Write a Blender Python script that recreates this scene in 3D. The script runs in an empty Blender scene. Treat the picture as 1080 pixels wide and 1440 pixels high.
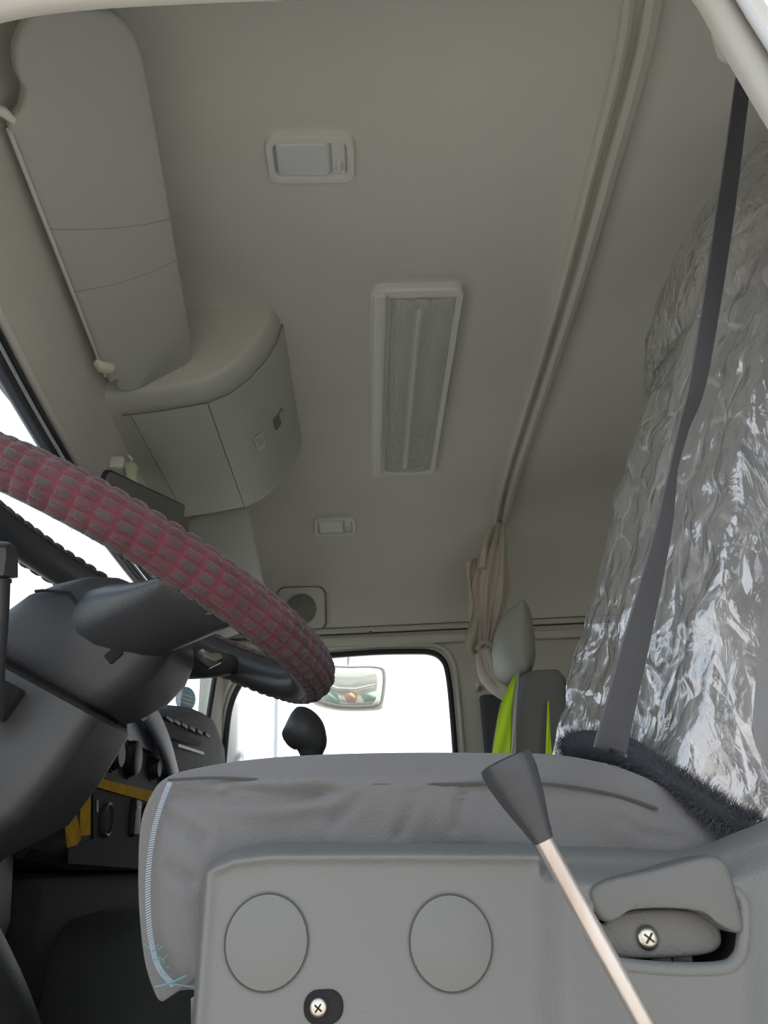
import bpy, bmesh, math, random
from mathutils import Vector, Matrix, noise
random.seed(4)
PI = math.pi
SC = bpy.context.scene
COL = SC.collection
# ---------------------------------------------------------------- camera
# world: X to the rear of the cab, Y across towards the passenger door, Z up, metres; the camera is the origin
F = 1080.0
def basis():
    a = Vector((520-540, 1210-720, F)).normalized()
    s = .03
    k = -(a[0] - a[1]*s)/a[2]
    x = Vector((1, -s, k)).normalized()
    z = x.cross(a)
    if z[1] > 0: z = -z
    return x, a, z
AX, AY, AZ = basis()
def P(u, v, ax, val):
    d = Vector((u-540, v-720, F))
    w = Vector((AX.dot(d), AY.dot(d), AZ.dot(d)))
    return w*(val/w['XYZ'.index(ax)])
def wd(c): return Vector((AX.dot(c), AY.dot(c), AZ.dot(c)))
cam_d = bpy.data.cameras.new('camera'); cam = bpy.data.objects.new('camera', cam_d); COL.objects.link(cam)
r, up, fw = wd(Vector((1, 0, 0))), wd(Vector((0, -1, 0))), wd(Vector((0, 0, 1)))
cam.matrix_world = Matrix(((r[0], up[0], -fw[0], 0), (r[1], up[1], -fw[1], 0), (r[2], up[2], -fw[2], 0), (0, 0, 0, 1)))
cam_d.sensor_fit = 'VERTICAL'; cam_d.sensor_height = 24.0; cam_d.lens = 24.0*F/1440.0
cam_d.clip_start = .02; cam_d.clip_end = 500
SC.camera = cam
# ---------------------------------------------------------------- world, sun, exposure
W = bpy.data.worlds.new('overcast sky'); SC.world = W; W.use_nodes = True
nt = W.node_tree; nt.nodes.clear()
o_ = nt.nodes.new('ShaderNodeOutputWorld'); bg = nt.nodes.new('ShaderNodeBackground')
tc = nt.nodes.new('ShaderNodeTexCoord'); sep = nt.nodes.new('ShaderNodeSeparateXYZ'); cr = nt.nodes.new('ShaderNodeValToRGB')
nt.links.new(tc.outputs['Generated'], sep.inputs[0]); nt.links.new(sep.outputs['Z'], cr.inputs[0])
cr.color_ramp.elements[0].position = .0; cr.color_ramp.elements[0].color = (1, 1, .99, 1)
cr.color_ramp.elements[1].position = .75; cr.color_ramp.elements[1].color = (.62, .76, .92, 1)
e = cr.color_ramp.elements.new(.25); e.color = (.93, .96, 1, 1)
nt.links.new(cr.outputs[0], bg.inputs[0]); bg.inputs[1].default_value = 1.3
nt.links.new(bg.outputs[0], o_.inputs[0])
sd = bpy.data.lights.new('sun', 'SUN'); sd.energy = 7.0; sd.angle = .03; sd.color = (1, .93, .85)
so = bpy.data.objects.new('sun', sd); COL.objects.link(so)
so.rotation_euler = Vector((1.0, -.06, 1.1)).to_track_quat('Z', 'Y').to_euler()
SC.view_settings.view_transform = 'Standard'; SC.view_settings.look = 'None'
SC.view_settings.gamma = 1; SC.view_settings.use_curve_mapping = False
SC.view_settings.exposure = 0.5
# ---------------------------------------------------------------- materials
def mat(name, col, rough=.6, bump=0, bscale=60, metal=0, mott=0, mscale=6, spec=.5, dirt=None, sheen=0, stretch=None, vcol=None, trans=0, coat=0):
    m = bpy.data.materials.new(name); m.use_nodes = True
    n = m.node_tree.nodes; l = m.node_tree.links; b = n['Principled BSDF']
    b.inputs['Base Color'].default_value = (*col, 1); b.inputs['Roughness'].default_value = rough
    b.inputs['Metallic'].default_value = metal; b.inputs['Specular IOR Level'].default_value = spec
    b.inputs['Sheen Weight'].default_value = sheen; b.inputs['Transmission Weight'].default_value = trans
    b.inputs['Coat Weight'].default_value = coat
    t = n.new('ShaderNodeTexCoord'); src = t.outputs['Object']
    if stretch:
        mp = n.new('ShaderNodeMapping'); mp.inputs['Scale'].default_value = stretch; l.new(src, mp.inputs[0]); src = mp.outputs[0]
    cout = None
    if vcol:
        a = n.new('ShaderNodeAttribute'); a.attribute_name = vcol; cout = a.outputs['Color']
    if mott:
        x = n.new('ShaderNodeTexNoise'); x.inputs['Scale'].default_value = mscale; x.inputs['Detail'].default_value = 5; l.new(src, x.inputs[0])
        mr = n.new('ShaderNodeMapRange'); mr.inputs[1].default_value = .3; mr.inputs[2].default_value = .7
        l.new(x.outputs[0], mr.inputs[0])
        mx = n.new('ShaderNodeMix'); mx.data_type = 'RGBA'; mx.blend_type = 'MULTIPLY'; mx.inputs[0].default_value = 1
        if cout: l.new(cout, mx.inputs[6])
        else: mx.inputs[6].default_value = (*col, 1)
        c2 = n.new('ShaderNodeMix'); c2.data_type = 'RGBA'; l.new(mr.outputs[0], c2.inputs[0])
        d = dirt or (1-mott,)*3
        c2.inputs[6].default_value = (*d, 1); c2.inputs[7].default_value = (1, 1, 1, 1)
        l.new(c2.outputs[2], mx.inputs[7]); cout = mx.outputs[2]
    if cout: l.new(cout, b.inputs['Base Color'])
    if bump:
        x = n.new('ShaderNodeTexNoise'); x.inputs['Scale'].default_value = bscale; x.inputs['Detail'].default_value = 4; l.new(src, x.inputs[0])
        bp = n.new('ShaderNodeBump'); bp.inputs['Strength'].default_value = bump; bp.inputs['Distance'].default_value = .002
        l.new(x.outputs[0], bp.inputs['Height']); l.new(bp.outputs[0], b.inputs['Normal'])
    return m
M = {}
M['liner'] = mat('headliner vinyl', (.70, .695, .635), .75, .25, 500, mott=.08, mscale=2.5)
M['trim'] = mat('beige trim plastic', (.66, .65, .58), .55, .1, 300, mott=.1, mscale=5)
M['visor'] = mat('visor vinyl', (.52, .53, .49), .6, .2, 400, mott=.06, mscale=4)
M['box'] = mat('locker plastic', (.56, .575, .52), .55, .15, 500, mott=.06)
M['lamp'] = mat('lamp bezel plastic', (.74, .74, .70), .45)
M['line'] = mat('dark seam', (.06, .06, .055), .8)
M['midline'] = mat('mid grey seam', (.2, .2, .18), .8)  # one mid grey for seams, recesses, print lines and the trim screw
M['black'] = mat('black rubber', (.018, .02, .026), .55, .2, 200)
M['dashm'] = mat('dash plastic', (.018, .019, .021), .75, .5, 350, mott=.5, mscale=18)
M['dark'] = mat('dark charcoal plastic', (.045, .047, .052), .42, .25, 500, mott=.2, mscale=8)
M['column'] = mat('column cover plastic', (.055, .057, .06), .42, .2, 500, mott=.2, mscale=7)
M['cloth'] = mat('grey seat cover cloth', (.155, .152, .152), .9, .5, 700, mott=.15, mscale=7, sheen=.3)
M['cloth2'] = mat('grey seat cloth', (.24, .24, .245), .9, .4, 500, mott=.15, mscale=9)
M['shroud'] = mat('seat base plastic', (.160, .162, .157), .5, .3, 600, mott=.12, mscale=4)
M['handle'] = mat('release handle plastic', (.13, .13, .125), .5, .3, 500, mott=.12)
M['fuzz'] = mat('dark plush', (.035, .037, .045), .95)
M['chrome'] = mat('zinc plated steel', (.62, .58, .5), .3, metal=1)
M['rod'] = mat('bare steel rod', (.74, .71, .68), .38, .3, 90, metal=.75, mott=.35, mscale=35, dirt=(.62, .53, .48), stretch=(1, 1, .15))
M['cavity'] = mat('dark cavity', (.012, .012, .013), .9)
M['curtain'] = mat('beige curtain cloth', (.60, .54, .47), .9, .5, 400, mott=.12, mscale=9)
M['hivis'] = mat('fluorescent yellow green cloth', (.62, .95, .04), .8, .3, 300)
M['silver'] = mat('reflective grey tape', (.5, .5, .48), .4)
M['head'] = mat('headrest vinyl', (.34, .35, .31), .6, .3, 300, mott=.1)
M['belt'] = mat('seat belt webbing', (.075, .078, .088), .7, .5, 900)
M['tape'] = mat('yellow masking tape', (.62, .37, .015), .9, .3, 150, mott=.3, mscale=30, spec=.1, dirt=(.7, .62, .6))
M['bluegrey'] = mat('blue grey trim', (.09, .105, .15), .45)
M['teal'] = mat('teal sticker', (.12, .38, .48), .5)
M['paper'] = mat('white print', (.75, .75, .72), .6)
M['stitch'] = mat('pale blue thread', (.35, .42, .5), .8)
M['stitch2'] = mat('teal thread', (.12, .3, .3), .8)
M['body'] = mat('white body paint', (.85, .85, .84), .3, coat=.3)
M['ground'] = mat('dusty concrete', (.42, .39, .35), .95, mott=.2, mscale=.8)
M['doorframe'] = mat('door frame trim', (.36, .35, .32), .55, .1, 300)
M['crease'] = mat('soft crease', (.33, .335, .31), .8)
M['dash3'] = mat('lower console plastic', (.04, .041, .038), .8, .4, 120, mott=.3, mscale=5, spec=.2)
M['floor'] = mat('cab floor mat', (.035, .037, .035), .8, .5, 60, mott=.3)
M['glaremirror'] = mat('mirror back paled by glare', (.9, .9, .86), .5)  # overexposure glare put into the pale shell colour
M['mirrorface'] = mat('mirror face', (.85, .87, .83), .12, metal=.35)
M['green'] = mat('painted green reflection', (.5, .72, .6), .5)  # colour of a reflection painted on the kerb mirror
M['orange'] = mat('painted orange reflection', (.85, .6, .45), .5)
M['clip'] = mat('ivory clip plastic', (.66, .68, .5), .35)
M['palegrey'] = mat('pale grey paint', (.55, .57, .6), .5)
M['plushcell'] = mat('red and grey plush cells', (.4, .1, .15), .95, .8, 500, mott=.35, mscale=45, vcol='Col', sheen=.25)
def glassy(name, col, rough, tr):
    m = bpy.data.materials.new(name); m.use_nodes = True; n = m.node_tree.nodes; l = m.node_tree.links
    n.remove(n['Principled BSDF']); out = n['Material Output']
    t = n.new('ShaderNodeBsdfTransparent'); t.inputs[0].default_value = (*col, 1)
    g = n.new('ShaderNodeBsdfGlossy'); g.inputs['Roughness'].default_value = rough
    fr = n.new('ShaderNodeLayerWeight'); fr.inputs[0].default_value = tr
    pw = n.new('ShaderNodeMath'); pw.operation = 'POWER'; pw.inputs[1].default_value = 4; l.new(fr.outputs['Facing'], pw.inputs[0])
    pm = n.new('ShaderNodeMath'); pm.operation = 'MULTIPLY_ADD'; pm.inputs[1].default_value = .5; pm.inputs[2].default_value = .04; l.new(pw.outputs[0], pm.inputs[0])
    mx = n.new('ShaderNodeMixShader'); l.new(pm.outputs[0], mx.inputs[0]); l.new(t.outputs[0], mx.inputs[1]); l.new(g.outputs[0], mx.inputs[2]); l.new(mx.outputs[0], out.inputs[0])
    return m
M['glass'] = glassy('tinted glass', (.86, .93, .97), .02, .5)
M['sideglass'] = glassy('side glass', (.97, .98, .98), .02, .5)
def film():
    m = bpy.data.materials.new('crinkled plastic film'); m.use_nodes = True; n = m.node_tree.nodes; l = m.node_tree.links
    n.remove(n['Principled BSDF']); out = n['Material Output']
    N = lambda t: n.new('ShaderNode'+t)
    def M2(op, a, b, c=None, clamp=False):
        q = N('Math'); q.operation = op; q.use_clamp = clamp
        for k, x in enumerate((a, b, c)):
            if x is None: continue
            if isinstance(x, (int, float)): q.inputs[k].default_value = x
            else: l.new(x, q.inputs[k])
        return q.outputs[0]
    tcn = N('TexCoord'); mp = N('Mapping'); mp.inputs['Rotation'].default_value = (.7, .2, .4); mp.inputs['Scale'].default_value = (1, 1.5, .55)
    l.new(tcn.outputs['Object'], mp.inputs[0])
    wn = N('TexNoise'); wn.inputs['Scale'].default_value = 9; wn.inputs['Detail'].default_value = 3; l.new(mp.outputs[0], wn.inputs[0])
    vm = N('VectorMath'); vm.operation = 'MULTIPLY_ADD'; vm.inputs[1].default_value = (.09, .09, .09); l.new(wn.outputs['Color'], vm.inputs[0]); l.new(mp.outputs[0], vm.inputs[2])
    hs = []
    for sc in (16, 41):
        v = N('TexVoronoi'); v.feature = 'DISTANCE_TO_EDGE'; v.inputs['Scale'].default_value = sc; l.new(vm.outputs[0], v.inputs[0]); hs.append(v.outputs['Distance'])
    x = N('TexNoise'); x.inputs['Scale'].default_value = 30; x.inputs['Detail'].default_value = 5; x.inputs['Distortion'].default_value = 1.5; l.new(mp.outputs[0], x.inputs[0])
    hh = M2('MULTIPLY_ADD', hs[1], .45, M2('MULTIPLY_ADD', x.outputs[0], .35, hs[0]))
    bp = N('Bump'); bp.inputs['Strength'].default_value = .9; bp.inputs['Distance'].default_value = .012; l.new(hh, bp.inputs['Height'])
    crease = M2('SUBTRACT', 1, M2('MULTIPLY', hs[0], 16, clamp=True), clamp=True)
    t = N('BsdfTransparent'); t.inputs[0].default_value = (.96, .96, .97, 1)
    g = N('BsdfGlossy'); g.inputs['Roughness'].default_value = .15; g.inputs[0].default_value = (.95, .95, .97, 1); l.new(bp.outputs[0], g.inputs['Normal'])
    d = N('BsdfDiffuse'); d.inputs[0].default_value = (.8, .79, .78, 1); l.new(bp.outputs[0], d.inputs['Normal'])
    tl = N('BsdfTranslucent'); tl.inputs[0].default_value = (.8, .8, .8, 1)
    m0 = N('MixShader'); m0.inputs[0].default_value = .4; l.new(d.outputs[0], m0.inputs[1]); l.new(tl.outputs[0], m0.inputs[2])
    m1 = N('MixShader'); l.new(M2('MULTIPLY_ADD', M2('MULTIPLY', crease, x.outputs[0]), .5, FILM_WHITE), m1.inputs[0]); l.new(t.outputs[0], m1.inputs[1]); l.new(m0.outputs[0], m1.inputs[2])
    lw = N('LayerWeight'); lw.inputs[0].default_value = .5; l.new(bp.outputs[0], lw.inputs['Normal'])
    m2 = N('MixShader'); l.new(M2('MULTIPLY_ADD', M2('POWER', lw.outputs['Facing'], 3), .8, .24, True), m2.inputs[0]); l.new(m1.outputs[0], m2.inputs[1]); l.new(g.outputs[0], m2.inputs[2])
    l.new(m2.outputs[0], out.inputs[0]); return m
FILM_WHITE = .34
M['film'] = film()
def lensmat():
    m = mat('ribbed lens', (.85, .87, .84), .14, spec=.6); b = m.node_tree.nodes['Principled BSDF']
    b.inputs['Alpha'].default_value = .5
    return m
M['lens'] = lensmat()
# ---------------------------------------------------------------- helpers
def link(name, verts, faces, m, parent=None, smooth=True, sharp=None):
    me = bpy.data.meshes.new(name); me.from_pydata([tuple(v) for v in verts], [], faces); me.update()
    bm = bmesh.new(); bm.from_mesh(me); bmesh.ops.recalc_face_normals(bm, faces=bm.faces); bm.to_mesh(me); bm.free()
    if m: me.materials.append(M[m] if isinstance(m, str) else m)
    if smooth:
        me.polygons.foreach_set('use_smooth', [True]*len(me.polygons))
        if sharp is not None: me.set_sharp_from_angle(angle=sharp)
    o = bpy.data.objects.new(name, me); COL.objects.link(o)
    if parent:
        o.parent = parent; o.matrix_parent_inverse = parent.matrix_world.inverted() if parent.type == 'EMPTY' and False else Matrix.Translation(-parent.location)
    return o
class MB:
    def __init__(s): s.v = []; s.f = []
    def add(s, v, f):
        k = len(s.v); s.v += [Vector(x) for x in v]; s.f += [tuple(i+k for i in g) for g in f]; return s
    def obj(s, name, m, parent=None, smooth=True, sharp=.7): return link(name, s.v, s.f, m, parent, smooth, sharp)
def loft(rings, closed=True, cap0=True, cap1=True):
    n = len(rings[0]); v = [p for r_ in rings for p in r_]; f = []
    for i in range(len(rings)-1):
        for j in range(n if closed else n-1):
            a = i*n+j; b = i*n+(j+1) % n; f.append((a, b, b+n, a+n))
    if closed and cap0: f.append(tuple(range(n))[::-1])
    if closed and cap1: f.append(tuple(range((len(rings)-1)*n, len(rings)*n)))
    return v, f
def catmull(pts, n=8, closed=False):
    pts = [Vector(p) for p in pts]; out = []; L = len(pts)
    for i in range(L if closed else L-1):
        if closed: a, b, c, d = pts[i-1], pts[i], pts[(i+1) % L], pts[(i+2) % L]
        else: a, b, c, d = pts[max(i-1, 0)], pts[i], pts[i+1], pts[min(i+2, L-1)]
        for k in range(n):
            t = k/n; out.append(.5*((2*b)+(c-a)*t+(2*a-5*b+4*c-d)*t*t+(3*b-a-3*c+d)*t**3))
    if not closed: out.append(pts[-1])
    return out
def tube(path, rad, n=10, sx=1, upv=None, cap=True, closed=False):
    path = [Vector(p) for p in path]; rings = []; N = len(path); up_ = Vector(upv or (0, 0, 1))
    for i, p in enumerate(path):
        d = (path[(i+1) % N]-path[i-1]) if closed else (path[min(i+1, N-1)]-path[max(i-1, 0)])
        d.normalize(); s = d.cross(up_)
        if s.length < .05: s = d.cross(Vector((1, 0, 0)))
        s.normalize(); t = s.cross(d)
        R = rad[i] if isinstance(rad, (list, tuple)) else rad
        rings.append([p+(s*math.cos(2*PI*k/n)*sx+t*math.sin(2*PI*k/n))*R for k in range(n)])
    if closed: rings.append(rings[0])
    return loft(rings, True, cap and not closed, cap and not closed)
def rr(w, h, rad, n=6):
    """rounded rectangle outline, full sizes w x h, in 2D; rad one number or four (ur, ul, ll, lr)"""
    rs = rad if isinstance(rad, (list, tuple)) else [rad]*4
    out = []
    for k, (sx, sy) in enumerate(((1, 1), (-1, 1), (-1, -1), (1, -1))):
        q = rs[k]; cx, cy = sx*(w/2-q), sy*(h/2-q)
        for i in range(n+1):
            a = PI/2*k+PI/2*i/n; out.append((cx+q*math.cos(a), cy+q*math.sin(a)))
    return out
def slab(outline, z0, z1, bev, fr, steps=3):
    """outline 2D extruded z0..z1 in frame fr (Matrix), with a rounded top edge"""
    w = max(abs(p[0]) for p in outline); h = max(abs(p[1]) for p in outline)
    rings = [[fr @ Vector((x, y, z0)) for x, y in outline]]
    for i in range(steps+1):
        a = PI/2*i/steps; ins = bev*(1-math.cos(a)); z = z1-bev+bev*math.sin(a)
        rings.append([fr @ Vector((x*(1-ins/w), y*(1-ins/h), z)) for x, y in outline])
    return loft(rings)
def ringslab(o1, o2, z0, z1, fr, r_=.002):
    """raised band between outline o1 and inner o2"""
    rings = [[fr @ Vector((x, y, z)) for x, y in o] for o, z in ((o1, z0), (o1, z1-r_), ([(a*.5+b*.02*0+a*.5, c) for (a, c), b in zip(o1, [0]*len(o1))], z1-r_))]
    rings = [[fr @ Vector((x, y, z0)) for x, y in o1], [fr @ Vector((x, y, z1-r_)) for x, y in o1],
             [fr @ Vector((a*.85+c*.15, b*.85+d*.15, z1)) for (a, b), (c, d) in zip(o1, o2)],
             [fr @ Vector((a*.15+c*.85, b*.15+d*.85, z1)) for (a, b), (c, d) in zip(o1, o2)],
             [fr @ Vector((x, y, z1-r_)) for x, y in o2], [fr @ Vector((x, y, z0)) for x, y in o2]]
    return loft(rings, True, False, False)
def frame(o, x, y):
    x = Vector(x).normalized(); z = x.cross(Vector(y)).normalized(); y = z.cross(x)
    return Matrix(((x[0], y[0], z[0], o[0]), (x[1], y[1], z[1], o[1]), (x[2], y[2], z[2], o[2]), (0, 0, 0, 1)))
def box(a, b, bev=.004, fr=None):
    """bevelled box between corners a and b"""
    a, b = Vector(a), Vector(b); c = (a+b)/2; s = (b-a)
    f = Matrix.Translation(c) if fr is None else fr @ Matrix.Translation(c)
    sx, sy, sz = abs(s.x), abs(s.y), abs(s.z); bv = min(bev, sx*.45, sy*.45, sz*.45)
    o1 = rr(sx, sy, bv, 3); rings = []
    for z, ins in ((-sz/2, bv), (-sz/2+bv*.3, bv*.3), (-sz/2+bv, 0), (sz/2-bv, 0), (sz/2-bv*.3, bv*.3), (sz/2, bv)):
        rings.append([f @ Vector((x*(1-2*ins/sx), y*(1-2*ins/sy), z)) for x, y in o1])
    return loft(rings)
def empty(name, loc, label, cat, group=None):
    o = bpy.data.objects.new(name, None); o.location = loc; o.empty_display_size = .05; COL.objects.link(o)
    return tag(o, label, cat, group)
def tag(o, label=None, cat=None, group=None, kind=None):
    if label: o['label'] = label
    if cat: o['category'] = cat
    if group: o['group'] = group
    if kind: o['kind'] = kind
    return o
def struct(o, label=None, cat=None): return tag(o, label, cat, None, 'structure')
def sstep(a, b, x):
    t = max(0, min(1, (x-a)/(b-a))); return t*t*(3-2*t)
def screw(name, fr, rad, parent, m='chrome'):
    mb = MB(); prof = [(rad, 0), (rad, rad*.25), (rad*.8, rad*.5), (rad*.45, rad*.62), (0.001, rad*.66)]
    mb.add(*loft([[fr @ Vector((q*math.cos(2*PI*k/20), q*math.sin(2*PI*k/20), z)) for k in range(20)] for q, z in prof]))
    s = mb.obj(name, m, parent)
    sl = MB()
    for a in (PI/4+.1, -PI/4+.1):
        f2 = fr @ Matrix.Rotation(a, 4, 'Z')
        sl.add(*box((-rad*.5, -rad*.09, rad*.5), (rad*.5, rad*.09, rad*.72), .0002, f2))
    return s, sl
# ---------------------------------------------------------------- the shell of the cab
YN, YF, ZT, ZH = .37, 2.35, .95, .60
def xh(y): return -.465+.055*((y-1.6)/.9)**2
def zc(x, y):
    h = xh(y); k = h+.22
    fx = 1 if x >= k else (max(0, 1-min(1, (k-x)/(k-h))**3))**(1/3)
    lo = .157
    if y > 1.9: fy = lo+(1-lo)*math.sqrt(max(0, 1-((y-1.9)/(YF-1.9))**2))
    elif y < .62: fy = math.sqrt(max(0, 1-((.62-y)/(.62-YN))**2))
    else: fy = 1
    rx = 1 if x < .9 else math.sqrt(max(0, 1-((x-.9)/.25)**2))*.7+.3
    return ZH+(ZT-ZH)*min(fx*fy, fx, fy)*rx
ys = [YN+(.62-YN)*(1-math.cos(PI/2*i/10)) for i in range(10)]+[.62+(1.9-.62)*i/24 for i in range(24)]+[1.9+(YF-1.9)*math.sin(PI/2*i/18) for i in range(19)]
fxs = [1-math.cos(PI/2*i/16) for i in range(16)]
V = []; FC = []; nx = 0
for y in ys:
    h = xh(y); row = [h+.22*(1-math.cos(PI/2*(i/16))**.6) for i in range(17)]
    row += [h+.22+(.9-h-.22)*i/30 for i in range(1, 31)]+[.9+.25*math.sin(PI/2*i/8) for i in range(1, 9)]
    nx = len(row)
    for x in row: V.append((x, y, zc(x, y)))
for i in range(len(ys)-1):
    for j in range(nx-1):
        a = i*nx+j; FC.append((a, a+1, a+1+nx, a+nx))
ceiling = struct(link('ceiling', V, FC, 'liner'))
def cnorm(x, y):
    e_ = .01; return Vector((zc(x+e_, y)-zc(x-e_, y), zc(x, y+e_)-zc(x, y-e_), -2*e_)).normalized()  # points down into the cab
def onceil(u, v):
    d = P(u, v, 'Y', 1.0); y = .4
    while y < YF-.001:
        p = d*y
        if p.z >= zc(p.x, y): break
        y += .0015
    return d*y
# roof skin above the liner keeps the sky out
roofv = [(-.46, .30, 1.02), (1.3, .30, 1.02), (1.3, 2.42, 1.02), (-.46, 2.42, 1.02), (-.50, .30, .625), (1.3, .30, .66), (1.3, 2.42, .66), (-.50, 2.42, .625)]
struct(link('trim_1', roofv, [(0, 1, 2, 3), (0, 3, 7, 4), (1, 2, 6, 5), (0, 1, 5, 4), (3, 2, 6, 7)], 'body', smooth=False))
def wall_with_hole(name, y0, y1, outer, hole, m, m2=None):
    """outer and hole: 2D (x, z) outlines with the same number of points; thickness y0..y1"""
    rings = [[Vector((x, y, z)) for x, z in o] for o, y in ((outer, y0), (hole, y0), (hole, y1), (outer, y1), (outer, y0))]
    return loft(rings, True, False, False)
def rect_match(hole, x0, x1, z0, z1):
    cx = sum(p[0] for p in hole)/len(hole); cz = sum(p[1] for p in hole)/len(hole); out = []
    for x, z in hole:
        dx, dz = x-cx, z-cz; t = 1e9
        if dx > 1e-6: t = min(t, (x1-cx)/dx)
        if dx < -1e-6: t = min(t, (x0-cx)/dx)
        if dz > 1e-6: t = min(t, (z1-cz)/dz)
        if dz < -1e-6: t = min(t, (z0-cz)/dz)
        out.append((cx+dx*t, cz+dz*t))
    return out
# far wall with the passenger window
fh = [(p.x, p.y) for p in catmull([(x, z, 0) for x, z in [(-.415, .34), (-.405, .44), (-.375, .51), (-.325, .548), (-.22, .575), (0, .588), (.15, .587), (.215, .580), (.248, .552), (.259, .50), (.262, .40), (.262, .25), (.26, .05), (.24, .0), (.1, -.01), (-.2, -.01), (-.38, 0), (-.42, .05), (-.42, .2)]], 5, True)]
fo = rect_match(fh, -.50, 1.15, -.45, .662)
struct(link('wall_right', *wall_with_hole('w', YF, YF+.05, fo, fh, 'trim'), 'trim', sharp=.6))
def seal(name, outl, y, rad, m, parent=None, scale=1.0):
    cx = sum(p[0] for p in outl)/len(outl); cz = sum(p[1] for p in outl)/len(outl)
    return link(name, *tube([Vector((cx+(x-cx)*scale, y, cz+(z-cz)*scale)) for x, z in outl], rad, 8, upv=(0, 1, 0), closed=True), m, parent)
w1 = struct(link('window_1', *loft([[Vector((x, y, z)) for x, z in fh] for y in (YF+.028, YF+.032)]), 'sideglass'))
seal('rubber_seal', fh, YF+.002, .009, 'black', w1, .998)
seal('inner_lip', fh, YF-.004, .008, 'trim', w1, 1.065)
# trims across the far wall above the window
mb = MB(); mb.add(*tube([(x, 2.342, .652+.012*(x+.25)) for x in [-.46, -.2, .1, .4, .7, 1.12]], .011, 8, 1)); struct(mb.obj('trim_2', 'trim'))
mb = MB(); mb.add(*tube([(x, 2.331, .640+.012*(x+.25)) for x in [-.46, -.2, .1, .4, .7, 1.12]], .0022, 6)); struct(mb.obj('trim_3', 'line'))
mb = MB(); mb.add(*tube([(x, 2.331, .6615+.012*(x+.25)) for x in [-.46, -.2, .1, .4, .7, 1.12]], .0018, 6)); struct(mb.obj('trim_4', 'midline'))
mb = MB(); mb.add(*box((-.45, 2.328, .606), (1.1, 2.36, .634), .008)); struct(mb.obj('trim_5', 'trim'))
# passenger door panel and the dark rear part of the far wall
mb = MB(); mb.add(*box((-.5, 2.30, -.45), (.31, 2.349, -.02), .02)); struct(mb.obj('trim_6', 'trim'))
# near wall: driver's door opening, the door is open
nh = [(p.x, p.y) for p in catmull([(x, z, 0) for x, z in [(-.50, .2), (-.44, .42), (-.36, .53), (-.262, .574), (-.2, .590), (-.1, .598), (.02, .603), (.12, .612), (.2, .625), (.245, .628), (.268, .600), (.280, .53), (.295, .445), (.32, .32), (.36, .1), (.40, -.2), (.42, -.40), (.36, -.45), (0, -.45), (-.3, -.45), (-.5, -.45), (-.56, -.40), (-.56, -.1)]], 4, True)]
nh2 = [(-.05+(x+.05)*1.045, .1+(z-.1)*1.045) for x, z in nh]
no = rect_match(nh2, -.70, .50, -1.1, 1.02)
struct(link('wall_left', *wall_with_hole('n', YN-.03, YN-.012, no, nh2, 'trim'), 'body', sharp=.6))
qh = [(.83+x, .30+z) for x, z in rr(.58, .54, .07, 6)]
struct(link('wall_left_rear', *wall_with_hole('n', YN-.03, YN-.012, rect_match(qh, .50, 1.2, -1.1, 1.02), qh, 'trim'), 'body', sharp=.6))
w3 = struct(link('added_light_window', *loft([[Vector((x, y, z)) for x, z in qh] for y in (YN-.022, YN-.019)]), 'sideglass'))  # window added out of view to light the rear ceiling
seal('rubber_seal', qh, YN-.02, .010, 'black', w3, 1.0)
def scaled(outl, s, y):
    cx = -.05; cz = .1; return [Vector((cx+(x-cx)*s, y, cz+(z-cz)*s)) for x, z in outl]
struct(link('trim_7', *loft([scaled(nh, 1.0, YN+.004), scaled(nh, 1.0, YN-.002), scaled(nh, 1.012, YN-.008), scaled(nh, 1.06, YN-.006), scaled(nh, 1.12, YN-.006), scaled(nh, 1.12, YN+.004)], True, False, False), 'doorframe'))
for k, (s, y) in enumerate(((1.050, YN-.016), (1.066, YN-.030))):
    struct(link('trim_%d' % (8+k), *tube(scaled(nh, s, y), .005, 8, upv=(0, 1, 0), closed=True), 'palegrey'))
# rear wall, floor, engine tunnel
mb = MB(); mb.add(*box((1.14, .33, -.45), (1.2, 2.4, 1.0), .01)); struct(mb.obj('wall_back', 'liner'))
mb = MB(); mb.add(*box((-.72, .33, -.50), (1.2, 2.4, -.45), .005)); struct(mb.obj('floor', 'floor'))
mb = MB(); mb.add(*loft([[Vector((x, y, z)) for y, z in ((1.15, -.45), (1.17, -.20), (1.20, -.10), (1.26, -.06), (1.6, -.05), (1.70, -.07), (1.76, -.12), (1.8, -.45))] for x in (-.60, -.2, .3, 1.13)])); struct(mb.obj('trim_10', 'floor'), 'dark engine tunnel between the two seats')
mb = MB(); mb.add(*box((-.60, 1.12, -.44), (-.435, 2.33, .004), .03)); struct(mb.obj('trim_14', 'dash3'))
# front: windscreen, cowl below
def xw(y, z): return xh(y)-.015-.11*(.6-z)-.10*max(0, .35-z)
V = []; ny = 22; zs = [.605-.03*i for i in range(27)]
yy = [.40+1.93*i/ny for i in range(ny+1)]
for y in yy:
    for z in zs: V.append((xw(y, z), y, z))
FC = [(i*len(zs)+j, i*len(zs)+j+1, (i+1)*len(zs)+j+1, (i+1)*len(zs)+j) for i in range(ny) for j in range(len(zs)-1) if zs[j] > .02]
FD = [(i*len(zs)+j, i*len(zs)+j+1, (i+1)*len(zs)+j+1, (i+1)*len(zs)+j) for i in range(ny) for j in range(len(zs)-1) if zs[j] <= .05]
ws = struct(link('window_2', V, FC, 'glass'))
struct(link('wall_front', [(a-.02, b, c) for a, b, c in V]+[], FD+[], 'dark'))
mb = MB(); mb.add(*box((-.8, .33, -.5), (-.62, 2.4, -.1), .01)); struct(mb.obj('trim_11', 'floor'))
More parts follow.
